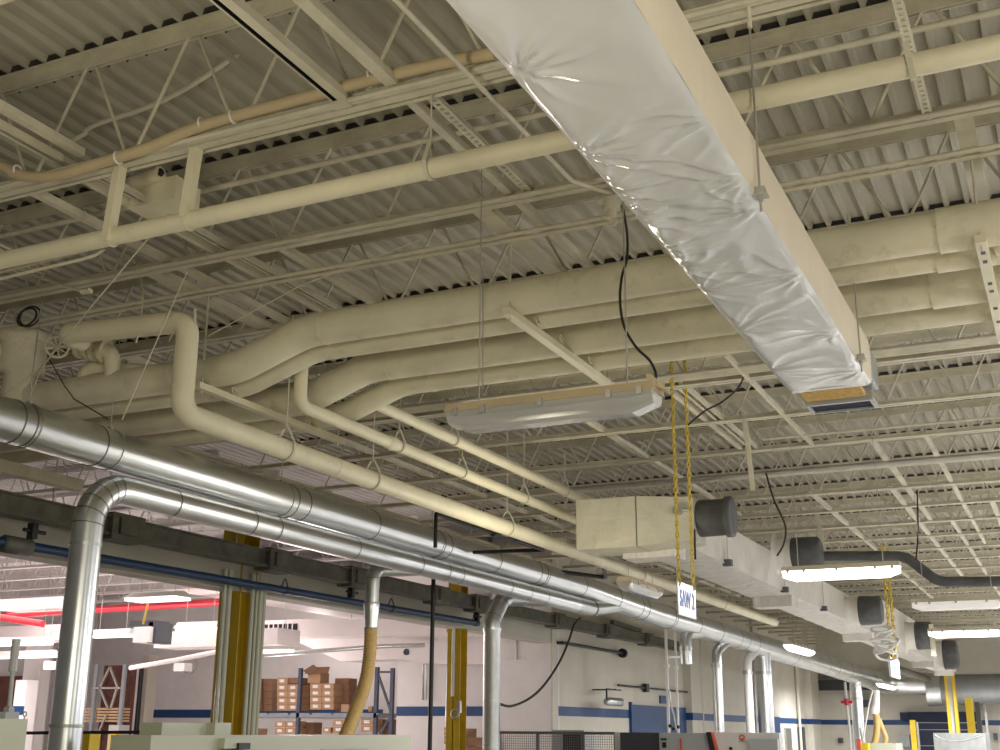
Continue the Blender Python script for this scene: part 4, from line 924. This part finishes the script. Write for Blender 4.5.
b = MB(); b.tube([q+Vector((0, -.5, -.05)), q+Vector((0, -.42, -.04)), q+Vector((0, .42, -.04)), q+Vector((0, .5, -.05))], [.03, .09, .09, .03], 12); b.build('head', 'galv_dull', t)
for i, (px, w, m) in enumerate(((702, .05, 'wall'), (798, .06, 'wall'), (755, .05, 'zinc'))):
    y = pX(px, 690, XW+.1).y; b = MB(); b.tube([(XW+.08, y, 0), (XW+.08, y, 5.4)], w, 10); one(b, 'wall_conduit', m, '%s vertical conduit on the long wall' % ('nearest' if i == 0 else 'farthest' if i == 1 else 'middle'), 'conduit', 'wall conduits')
wallbox('louvre', 784, 791, 728, 752, .06, 'galv_dull', 'ribbed grey panel on the far part of the long wall', 'panel')
wallbox('dark_doorway', 797, 805, 727, 752, .05, 'machine_dark', 'dark narrow panel beside the ribbed grey one', 'panel')
a, c = pX(771, 716.5, XW), pX(778, 716.5, XW); b = MB(); b.box((XW, a.y, 0), (XW+.06, c.y, a.z)); struct(b, 'door_2', 'blue')
b = MB(); a = pX(640, 640, XW+.4)
for px0, px1, py, w in ((612, 640, 622, .1), (600, 655, 632, .06)): p_, q_ = pX(px0, py, XW+.35), pX(px1, py+9, XW+.35); b.bar(p_, q_, w, w)
one(b, 'cable_tray', 'busway', 'dusty tray along the wall top behind the silver duct', 'tray')
# far right things
def far(name, px0, px1, py0, py1, Y, d, m, label, cat, group=None): return rect(px0, px1, py0, py1, Y, d, m, name, label, cat, group)
a, c = pY(912, 712, YB), pY(976, 712, YB)
t = thing('dock_door', 'dark blue roll-up dock door in the far wall', 'door', (a.x, YB, 0))
b = MB(); b.box((a.x, YB-.10, 0), (c.x, YB-.02, a.z)); b.build('curtain', 'dock', t)
b = MB(); b.box((a.x-.1, YB-.45, a.z-.35), (c.x+.1, YB-.1, a.z)); b.box((a.x-.4, YB-.5, a.z-.3), (a.x-.1, YB-.1, a.z-.02)); b.build('roll_hood', 'liner', t)
b = MB(); z = a.z-.42; b.box((a.x, YB-.14, z), (c.x, YB-.1, z+.04)); z = pY(920, 730, YB).z; b.box((a.x, YB-.14, z), (c.x, YB-.1, z+.025)); z = pY(920, 746, YB).z; b.box((a.x, YB-.14, z), (c.x, YB-.1, z+.025)); b.build('rail', 'machine_grey', t)
far('guard_post', 909.5, 915, 720, 760, 48, .25, 'yellow', 'yellow guard post at the left side of the dock door', 'post')
far('guard_post', 915.5, 918, 722, 760, 49, .12, 'zinc', 'thin grey upright just right of the left guard post', 'post')
YK = 46.6; q2 = pY(945, 690, YK); t = thing('steel_column', 'slim yellow and grey column in front of the dock door', 'column', (q2.x, YK, 0), 'far yellow columns')
for dx in (0, .25): b = MB(); b.box((q2.x+dx, YK, 0), (q2.x+dx+.10, YK+.35, 4.9)); b.build('flange', 'yellow', t)
b = MB(); b.box((q2.x+.10, YK+.12, 0), (q2.x+.25, YK+.24, 4.9)); b.build('web', 'machine_grey', t)
far('guard_post', 964.5, 971.5, 698, 760, 40, .35, 'safety', 'bright yellow round-topped guard post right of the slim column', 'post')
far('round_post', 974.5, 979, 702, 735, 41, .3, 'machine_dark', 'dark upright beside the bright yellow guard post', 'post')
far('wall_pipe', 983, 985.5, 700, 760, 50.6, .2, 'zinc', 'grey pipe on the far wall at the right', 'pipe')
t = thing('stainless_hood', 'pale metal machine cover with a curved crease before the dock door', 'machine', (pY(933, 733, 27).x, 27, 0))
pbox('cover', 933, 985, 733, 27, 1.2, 'galv_dull', '', '', parent=t)
b = MB(); b.tube(curve([pY(x, y, 26.98) for x, y in ((935, 735), (942, 739), (955, 741), (970, 739), (982, 735))], 5), .018, 6); b.build('highlight', 'galv', t)  # bright bead drawn for the curved highlight on the cover
far('electrical_box', 900, 909, 735, 747, 50.4, .5, 'machine_grey', 'grey electrical box left of the dock door', 'box')
far('wall_phone', 993, 997, 733, 740, 50.6, .3, 'machine_dark', 'dark handset box on the far wall at the right edge', 'phone')
far('far_cabinet', 883, 893, 744, 760, 36, .6, 'machine_white', 'white cabinet at the bottom beside the grey electrical box', 'cabinet')
far('far_machine', 860, 896, 743, 760, 33, 1.2, 'machine', 'cream machine under the forked tan hose', 'machine')
far('machine_guard', 859, 868, 743, 760, 32.5, .3, 'safety', 'small yellow guard left of the cream machine', 'guard')
far('orange_post', 856, 860, 739, 760, 32, .15, 'orange', 'orange post below the far silver drop duct', 'post')
t = thing('forked_hose', 'forked tan hose under a pale cone at the far end', 'hose', pY(876, 700, 33.4))
b = MB(); b.tube([pY(876, 690, 33.4), pY(876, 703, 33.4), pY(874, 711, 33.4), pY(874, 714, 33.4)], [.09, .10, .14, .12], 16); b.build('cone', 'white', t)
b = MB(); b.tube(curve([pY(876, 713, 33.4), pY(877, 725, 33.4), pY(876, 737, 33.4), pY(874, 744, 33.4)], 8), .085, 14); b.build('hose', 'hose', t)
b = MB(); b.tube(curve([pY(879, 719, 33.5), pY(883, 730, 33.5), pY(886, 738, 33.5), pY(884, 745, 33.5)], 8), .06, 12); b.build('branch_hose', 'hose', t)
run('extension_cord', curve([pY(873, 690, 33), pY(870, 700, 33), pY(867, 716, 33), pY(863, 740, 33)], 5), .02, 'pale cord hanging left of the forked hose', 'cord', 'white')
run('white_air_pipe', [pY(845, 682, 36), pY(846.5, 702, 36), pY(849, 722, 36), pY(851, 750, 36)], .035, 'thin white pipe with a red valve at the far end', 'pipe', 'white')
q = pY(846.7, 702, 35.9); b = MB(); b.tube([q-Vector((.16, 0, 0)), q+Vector((.16, 0, 0))], .04, 10); b.tube([q-Vector((0, 0, .09)), q+Vector((0, 0, .09))], .07, 10); one(b, 'red_valve', 'red', 'small red valve on the thin white far pipe', 'valve')
run('white_air_pipe', [pY(861, 728, 34), pY(864, 744, 34)], .05, 'short white pipe beside the yellow guard', 'pipe', 'white')
far('wall_unit', 858, 868, 700, 707, 50.5, .5, 'machine_dark', 'dark wall unit high on the far wall', 'wall unit')
far('wall_speaker', 838, 842, 738, 743, 50.7, .3, 'machine_dark', 'small dark bell box low on the far wall', 'box')
a, c = pY(818, 683, 50.6), pY(900, 690, 50.6); b = MB(); b.box((a.x, 50.3, c.z), (c.x, 50.9, a.z+.1)); one(b, 'far_beam', 'machine_dark', 'dark beam high across the far wall behind the silver duct', 'beam')
b = MB(); q = pX(905, 668, -4.9); b.tube(fillet([(-5.2, q.y, 4.6), (-5.2, q.y, q.z), (-5.2, q.y+9, q.z)], .3), .12, 10); one(b, 'bent_pipe', 'busway', 'grey bent pipe behind the far white sign', 'pipe')

# ------------------------------------------------------------------ side room
run('red_pipe', [(-27.5, 21.6, 4.22), (-16.2, 21.4, 4.32)], .085, 'long red sprinkler pipe across the side room', 'pipe', 'red', 14)
q = [pY(x, y, 20.4) for x, y in ((-10, 616), (0, 617.5), (43, 624))]
run('red_pipe', q, .08, 'short red pipe ending left of the silver drop duct', 'pipe', 'red', 14)
def sidelamp(px0, px1, py, Y, label, h=.12, d=.3):
    a, c = pY(px0, py, Y), pY(px1, py, Y); z = (a.z+c.z)/2
    t = thing('side_room_lamp', label, 'lamp', ((a.x+c.x)/2, Y, z), 'lamps of the side room')
    b = MB(); b.hexa([(a.x, Y-d/2, z), (c.x, Y-d/2, z), (c.x, Y+d/2, z), (a.x, Y+d/2, z), (a.x+.03, Y-.06, z+h), (c.x-.03, Y-.06, z+h), (c.x-.03, Y+.06, z+h), (a.x+.03, Y+.06, z+h)]); b.build('housing', 'white', t)
    b = MB(); b.box((a.x+.03, Y-d/2+.03, z-.05), (c.x-.03, Y+d/2-.03, z)); b.build('lens', 'tube_pink', t)
    for x in (a.x+.2, c.x-.2): MB().tube([(x, Y, z+h), (x, Y, ZD-.05 if Y < 20 else 4.6)], .006, 5).build('hanger_wire', 'zinc', t)
sidelamp(92, 133, 635, 19.8, 'lit side room lamp just right of the silver drop duct')
sidelamp(178, 221, 628, 19.5, 'lit side room lamp left of the wide yellow column')
sidelamp(132, 184, 598, 16.5, 'brightest side room lamp, highest under the ceiling', .1, .5)
sidelamp(-10, 50, 643, 19.0, 'upper of two lit side room lamps at the left edge')
sidelamp(-10, 55, 656, 21.5, 'lower of two lit side room lamps at the left edge')
sidelamp(254, 292, 650, 21.2, 'side room lamp below the slatted grille')
sidelamp(343, 396, 634, 22.6, 'side room lamp behind the ribbed tan hose')
t = thing('grille_duct', 'white side room duct with a dark slatted grille', 'duct', pY(254, 637, 22.0))
a, c = pY(254, 621, 22.0), pY(300, 637, 22.0)
b = MB(); b.box((a.x, 22.0, c.z), (c.x+.02, 22.6, a.z)); b.hexa([(c.x, 22.0, c.z), (c.x+4.5, 22.5, c.z-.02), (c.x+4.5, 23.1, c.z-.02), (c.x, 22.6, c.z), (c.x, 22.0, a.z), (c.x+4.5, 22.5, a.z-.1), (c.x+4.5, 23.1, a.z-.1), (c.x, 22.6, a.z)]); b.build('casing', 'duct_white', t)
b = MB(); b.box((a.x+.08, 21.97, c.z+.10), (c.x-.08, 22.01, a.z-.09)); op = b.build('opening', 'grille', t)
b = MB()
for i in range(1, 9): x = a.x+.06+(c.x-a.x-.12)*i/9; b.box((x-.012, 21.95, c.z+.10), (x+.012, 21.97, a.z-.09))
b.build('slats', 'duct_white', op)
t = thing('wall_duct', 'large white duct with a stepped underside at the side room wall', 'duct', pY(400, 660, 23.6))
P_ = [pY(x, y, 23.2) for x, y in ((300, 643), (340, 661), (398, 659), (436, 664), (502, 664))]; top = pY(400, 632, 23.2).z
b = MB()
for p_, q_ in zip(P_, P_[1:]): b.hexa([(p_.x, 23.2, p_.z), (q_.x, 23.2, q_.z), (q_.x, 23.95, q_.z), (p_.x, 23.95, p_.z), (p_.x, 23.2, top), (q_.x, 23.2, top), (q_.x, 23.95, top), (p_.x, 23.95, top)])
b.build('casing', 'duct_white', t)
b = MB(); q = pY(406, 652, 23.18); b.torus(q, (0, 1, 0), .05, .02, 10, 5); b.box(q+Vector((-.05, 0, -.06)), q+Vector((.06, .02, .02))); b.build('mark', 'machine_dark', t)
run('grey_pipe', [pY(240, 657, 21.5), pY(384, 646, 22.4), pY(425, 645, 22.8)], .045, 'grey side room pipe passing behind the ribbed tan hose', 'pipe', 'galv_dull')
run('white_pipe', [pY(130, 668, 20.5), pY(176, 660, 20.5), pY(196, 656, 20.5), pY(236, 648, 20.5)], .05, 'white side room pipe sloping up toward the wide yellow column', 'pipe', 'duct_white')
t = thing('unit_heater', 'grey side room heater box with a dark side', 'heater', pY(145, 640, 19.5))
a, c = pY(134, 627, 19.5), pY(149, 642, 19.5); b = MB(); b.box((a.x, 19.5, c.z), (c.x, 20.1, a.z)); b.build('casing', 'duct_white', t)
a, c = pY(149, 622, 19.6), pY(155, 643, 19.6); b = MB(); b.box((a.x, 19.6, c.z), (c.x, 20.1, a.z)); a, c = pY(130, 621, 19.6), pY(153, 626, 19.6); b.box((a.x, 19.6, c.z), (c.x, 20.1, a.z)); b.build('fan_side', 'machine_dark', t)
a, c = pY(155, 632, 20.6), pY(222, 646, 20.6); b = MB(); b.box((a.x, 20.6, c.z), (c.x+1.4, 21.4, a.z)); one(b, 'long_duct', 'duct_white', 'long low side room duct right of the heater box', 'duct')
a, c = pY(-10, 627, 22.5), pY(60, 640, 22.5); b = MB(); b.box((a.x, 22.5, c.z), (c.x, 23.3, a.z)); one(b, 'long_duct', 'duct_white', 'pale side room duct at the left edge under the red pipe', 'duct')
a, c = pY(-10, 600, 18.5), pY(60, 606, 18.5); b = MB(); b.box((a.x, 18.5, c.z), (c.x, 19.3, a.z)); one(b, 'long_duct', 'duct_white', 'pale side room duct at the left edge above the red pipe', 'duct')
run('yellow_cord', curve([pY(149, 599, 18), pY(146, 612, 18), pY(143, 624, 18)], 5), .02, 'pale yellow cord dropping to the heater box', 'cord', 'chain')
a, c = pY(174, 663, 24.5), pY(184, 671, 24.5); b = MB(); b.box((a.x, 24.5, c.z), (c.x, 24.8, a.z)); one(b, 'exit_box', 'white', 'small white box hanging under the white sloping pipe', 'box')
q = pY(190, 665, 24.6); b = MB(); b.torus(q, (0, 1, 0), .22, .015, 20, 5); one(b, 'wire_loop', 'mesh', 'loop of wire beside the small white box', 'wire')
a = pY(44, 661, 20); b = MB(); b.box((a.x, 20, a.z-.18), (a.x+.16, 20.2, a.z)); one(b, 'alarm_box', 'white', 'tilted white alarm box left of the silver drop duct', 'box')
# pilasters and doorways of the side room
def pil(i, px0, px1, Y, ztop_px, m='wall_white', stripe=True, yb=None):
    a, c = pY(px0, ztop_px, Y), pY(px1, ztop_px, Y); b = MB(); b.box((a.x, Y, 0), (c.x, Y+.4, a.z)); struct(b, 'pillar_%d' % i, m)
    if stripe: b = MB(); b.box((a.x-.01, Y-.012, 1.93), (c.x+.01, Y, 2.15)); struct(b, 'trim_%d' % (i+6), 'blue')
pil(3, 16, 27, 23.4, 680); pil(4, 27, 43, 24.6, 640); pil(5, 121, 132, 26.5, 664)
pil(6, 144, 149, 27.5, 655, 'wall', False)
run('drain_pipe', [pY(141, 668, 26.9), pY(138, 700, 26.9), pY(135, 740, 26.9)], .09, 'black upright pipe beside the side room pilaster', 'pipe', 'black')
b = MB(); b.box((-27.9, 25.2, 0), (-26.3, 25.3, 3.0)); one(b, 'stored_goods', 'rust', 'dark stored goods behind the left pilasters', 'goods')
t = thing('storage_rack', 'dark side room rack with a triangle-braced frame left of the white pilaster', 'rack', pY(100, 735, 25.4))
Yr = 25.4
b = MB()
for px in (93, 121): q = pY(px, 700, Yr); b.box((q.x-.05, Yr, 0), (q.x+.05, Yr+.08, pY(px, 664, Yr).z))
b.build('upright', 'rack_beam', t)
for (x0, y0), (x1, y1) in (((100, 688), (110, 667)), ((110, 667), (118, 688)), ((94, 688), (121, 688)), ((100, 688), (108, 708)), ((117, 688), (111, 708)), ((98, 735), (106, 715))): MB().bar(pY(x0, y0, Yr), pY(x1, y1, Yr), .05, .05, (0, 1, 0)).build('brace', 'zinc', t)
b = MB(); a, c = pY(84, 736, Yr), pY(122, 664, Yr); b.box((a.x, Yr+.5, 0), (c.x, Yr+.6, c.z)); b.build('back_panel', 'rust', t)
for i in range(3):
    a, c = pY(85+i*12, 707, Yr+.1), pY(96+i*12, 722, Yr+.1); b = MB(); n = 5
    for j in range(n): z0 = c.z+(a.z-c.z)*j/n; b.box((a.x, Yr+.1, z0), (c.x, Yr+.45, z0+(a.z-c.z)/n*.72))
    one(b, 'timber_stack', 'wood', 'stack of pale boards on the triangle-braced rack, %s from the left' % ORD[i], 'boards', 'board stacks')
a, c = pY(109, 725, 24.9), pY(118, 735, 24.9); b = MB(); b.box((a.x, 24.9, 0), (c.x, 25.3, a.z)); one(b, 'grey_bin', 'machine_grey', 'grey bin below the board stacks', 'bin')
rect(110, 116, 731, 750, 24.4, .2, 'yellow', 'bollard', 'dull yellow bollard in front of the grey bin', 'bollard')
q0_, q1_ = pY(26, 733, 15), pY(160, 732, 15); b = MB(); b.bar(q0_, q1_, .05, .05); one(b, 'guard_rail', 'black', 'dark guard rail low across the opening', 'rail')
q = pY(25, 714, 16); b = MB(); b.torus(q, (0, 1, 0), .04, .012); b.tube([q-Vector((0, 0, .05)), q-Vector((0, 0, .8))], .012, 6); one(b, 'ring_post', 'zinc', 'small metal ring on a post before the left striped pilaster', 'post')

# pallet rack with cartons
YR = 26.0
t = thing('pallet_rack', 'blue-grey pallet rack carrying cartons behind the wide yellow column', 'rack', (pY(300, 735, YR).x, YR, 0))
for px, top in ((300, 668), (376.5, 667), (392, 668)):
    q = pY(px, top, YR); yy = YR if px != 392 else YR
    b = MB(); b.box((q.x-.045, yy, 0), (q.x+.045, yy+.09, q.z)); b.build('upright', 'rack', t)
zb1 = pY(300, 713, YR).z
a, c = pY(240, 716, YR), pY(376, 716, YR)
for y in (YR, YR+1.0): b = MB(); b.box((a.x, y, zb1-.11), (c.x, y+.06, zb1)); b.build('beam', 'rack_beam', t)
b = MB()
for i in range(7): x = a.x+(c.x-a.x)*i/6.3+.2; b.box((x, YR, zb1-.04), (x+.06, YR+1.0, zb1))
b.build('shelf_slat', 'rack_beam', t)
for (x0, y0), (x1, y1) in (((378, 672), (391, 672)), ((378, 674), (391, 712)), ((391, 716), (380, 735))): MB().bar(pY(x0, y0, YR+.04), pY(x1, y1, YR+.04), .05, .05, (0, 1, 0)).build('brace', 'rack', t)
ncar = 0
def carton(px0, px1, py0, py1, Y, d, label, m='carton', tab=True, group='cartons on the pallet rack'):
    global ncar; ncar += 1
    a, c = pY(px0, py0, Y), pY(px1, py1, Y)
    t = thing('carton', label, 'box', (a.x, Y, c.z), group)
    b = MB(); b.box((a.x+.006, Y, c.z), (c.x-.006, Y+d, a.z-.008)); bo = b.build('body', m, t)
    if tab:
        w = c.x-a.x; h = a.z-c.z; b = MB(); b.box((a.x+w*.25, Y-.006, c.z+h*.28), (a.x+w*.68, Y, c.z+h*.72)); b.build('shipping_label', 'label', bo)
R_ = ['lowest', 'second from the bottom', 'third from the bottom', 'fourth from the bottom', 'topmost']
def stack(px0, px1, py_bot, step, n, cols, Y, d, where, m='carton', tab=True, skip=()):
    for cidx in range(cols):
        for r in range(n):
            if (cidx, r) in skip: continue
            x0 = px0+(px1-px0)*cidx/cols; x1 = px0+(px1-px0)*(cidx+1)/cols-.4
            side_ = '' if cols == 1 else (', left column' if cidx == 0 else ', right column' if cidx == cols-1 else ', middle column')
            carton(x0, x1, py_bot-step*(r+1), py_bot-step*r, Y, d, 'carton in the %s, %s%s' % (where, R_[r] if n > 3 else R_[r] if r < n-1 else 'topmost', side_), m, tab)
stack(244.5, 253, 710.3, 6.6, 5, 1, YR+.05, .4, 'pale stack just right of the wide yellow column')
stack(254, 272, 711, 6.5, 5, 2, YR+.5, .4, 'darker brown stack beside the yellow column', 'carton_dark', False)
stack(277, 299, 710.5, 6.6, 5, 2, YR+.05, .45, 'labelled stack left of the rack upright', skip=((1, 4),))
carton(288.5, 299, 677.5, 683.5, YR+.1, .4, 'dark carton at the top of the labelled stack', 'carton_dark', False)
stack(310, 334, 709.5, 6.6, 4, 2, YR+.05, .45, 'labelled stack right of the rack upright')
stack(335, 349, 711, 6.6, 5, 1, YR+.5, .4, 'darker brown stack behind the ribbed hose', 'carton_dark', False)
stack(302.5, 309, 711, 8, 4, 1, YR+.5, .4, 'dark stack close behind the rack upright', 'carton_dark', False)
t = thing('open_carton', 'open carton with raised brown flaps on top of the right labelled stack', 'box', pY(308, 684, YR+.05), 'cartons on the pallet rack')
a, c = pY(308, 673, YR+.05), pY(320, 682.8, YR+.05); b = MB(); b.box((a.x, YR+.05, c.z), (c.x, YR+.45, a.z)); b.build('body', 'carton', t)
f = .20; b = MB(); b.bar((a.x-.04, YR+.02, a.z+.0), (a.x+.14, YR+.2, a.z+.16), .45, .01, (0, -.5, 1)); b.hexa([(a.x-.05, YR-.06, a.z-.02), (c.x+.3, YR-.06, a.z-.02), (c.x+.3, YR-.05, a.z-.02), (a.x-.05, YR-.05, a.z-.02), (a.x+.1, YR+.16, a.z+.15), (c.x+.2, YR+.16, a.z+.15), (c.x+.2, YR+.17, a.z+.15), (a.x+.1, YR+.17, a.z+.15)]); b.build('flaps', 'carton_dark', t)
carton(341, 349, 704, 712, YR+.05, .4, 'lone low carton left of the ribbed hose on the shelf', tab=False)
carton(368, 372, 706, 711.5, YR+.2, .3, 'tiny carton alone at the right end of the shelf', tab=False)
stack(275, 296, 734, 6.6, 2, 2, YR+.05, .45, 'low stack under the shelf left of the rack upright')
stack(323, 331, 733, 6, 1, 1, YR+.05, .45, 'single low carton left of the under-shelf stack')
stack(333, 345, 733, 6.8, 2, 1, YR+.05, .45, 'low stack under the shelf left of the ribbed hose')
stack(361, 374, 732, 6.8, 2, 1, YR+.05, .45, 'low stack under the shelf right of the ribbed hose')
carton(301, 313, 722, 735, YR+.5, .4, 'large brown carton under the shelf right of the upright', 'carton_dark', False)
carton(379, 390, 719, 735, YR+.5, .4, 'large brown carton behind the end frame of the rack', 'carton_dark', False)
carton(245, 258, 728, 735, YR+.1, .4, 'low white-topped carton under the shelf beside the yellow column', 'carton', True)
stack(444, 451, 744, 8.5, 2, 1, 22.5, .4, 'stack left of the narrow yellow column', 'carton', True)
carton(452, 468, 728, 750, 23.0, .4, 'tall open carton behind the narrow yellow column', 'carton', False)
carton(468, 484, 737, 746, 22.6, .4, 'upper brown carton right of the narrow yellow column', 'carton_dark', False)
carton(468, 484, 746, 755, 22.6, .4, 'lower brown carton right of the narrow yellow column', 'carton_dark', False)
run('wall_drop', [pY(448, 667, 23.9), pY(446, 726, 23.9)], .03, 'grey conduit on the side room wall left of the narrow column', 'conduit', 'galv_dull')
q = pY(423, 664, 23.9); run('wall_drop', [q, pY(423, 700, 23.9), pY(426.5, 699, 23.9), pY(426.5, 664, 23.9)], .02, 'looped thin wall pipe above the blue stripe', 'conduit', 'galv_dull')
b = MB(); a, c = pY(502, 606, 23.05), pY(548, 660, 23.05); x_ = pY(513, 620, 23.05).x
b.box((pY(515, 600, 23.05).x, 23.0, pY(515, 660, 23.05).z), (pY(517, 600, 23.05).x, 23.06, 4.6)); b.box((pY(506, 600, 23.05).x, 23.02, pY(506, 661, 23.05).z), (pY(526, 600, 23.05).x, 23.06, pY(506, 659.5, 23.05).z)); one(b, 'wall_cover', 'duct_white', 'pale recessed cover strip high on the white wall end', 'panel')

# ------------------------------------------------------------------ light
W_ = bpy.data.worlds.new('hall_air'); SC.world = W_; W_.use_nodes = True
bg = W_.node_tree.nodes['Background']; bg.inputs['Color'].default_value = (1.0, .94, .80, 1); bg.inputs['Strength'].default_value = .11
def area(name, loc, size, power, col, rot=(0, 0, 0)):
    l = bpy.data.lights.new(name, 'AREA'); l.shape = 'RECTANGLE'; l.size, l.size_y = size; l.energy = power; l.color = col
    o = bpy.data.objects.new(name, l); COL.objects.link(o); o.location = loc; o.rotation_euler = rot; return o
def unseen_point(name, loc, power, col, r=.35):
    l = bpy.data.lights.new(name, 'POINT'); l.energy = power; l.color = col; l.shadow_soft_size = r
    o = bpy.data.objects.new(name, l); COL.objects.link(o); o.location = loc; return o
WARM = (1, .93, .73); COOL = (.96, .965, 1.0)
for x, y, p, c in ((1.0, 0.5, 250, (1, .945, .79)), (-3.0, 1.5, 140, WARM), (4.5, 4.5, 240, (1, .965, .88)), (2.5, 9.5, 210, COOL), (5.5, 14, 260, COOL), (-4.6, 11.0, 55, WARM), (2.5, 18, 230, COOL), (3, 27, 280, COOL), (2, 38, 330, COOL), (4, 46, 300, COOL)):
    unseen_point('hall_unseen_light', (x, y, 2.9), p, c)  # unseen point lights added to brighten the hall
for x, y, p in ((-2.2, 13.1, 110), (-1.8, 23.3, 290), (-2, 32, 380), (-3, 44, 520), (-5.2, 27, 130), (3, 20, 300), (3, 31, 380), (-7.5, 45, 260)):
    area('hall_unseen_light', (x, y, 3.18), (1.2, .25), p, COOL)  # unseen area lights, some under modelled lamps, the rest added

area('side_room_unseen_light', (-19.5, 19.5, 4.3), (8, 7), 480, (1, .89, .87))  # broad unseen panel of light added over the side room
for x, y, z, p in ((-20, 19, 2.2, 230), (-13.0, 19.0, 2.0, 130), (-16, 22.5, 2.4, 70), (-24, 22, 2.2, 130), (-18.5, 27.5, 3.9, 60)):
    unseen_point('side_room_unseen_light', (x, y, z), p, (1, .885, .87))  # more unseen point lights, added to lift the side room

# ------------------------------------------------------------------ picture settings
SC.view_settings.view_transform = 'Standard'; SC.view_settings.look = 'None'; SC.view_settings.gamma = 1; SC.view_settings.exposure = 0; SC.view_settings.use_curve_mapping = False
SC.cycles.use_denoising = True; SC.cycles.max_bounces = 8; SC.cycles.sample_clamp_indirect = 6
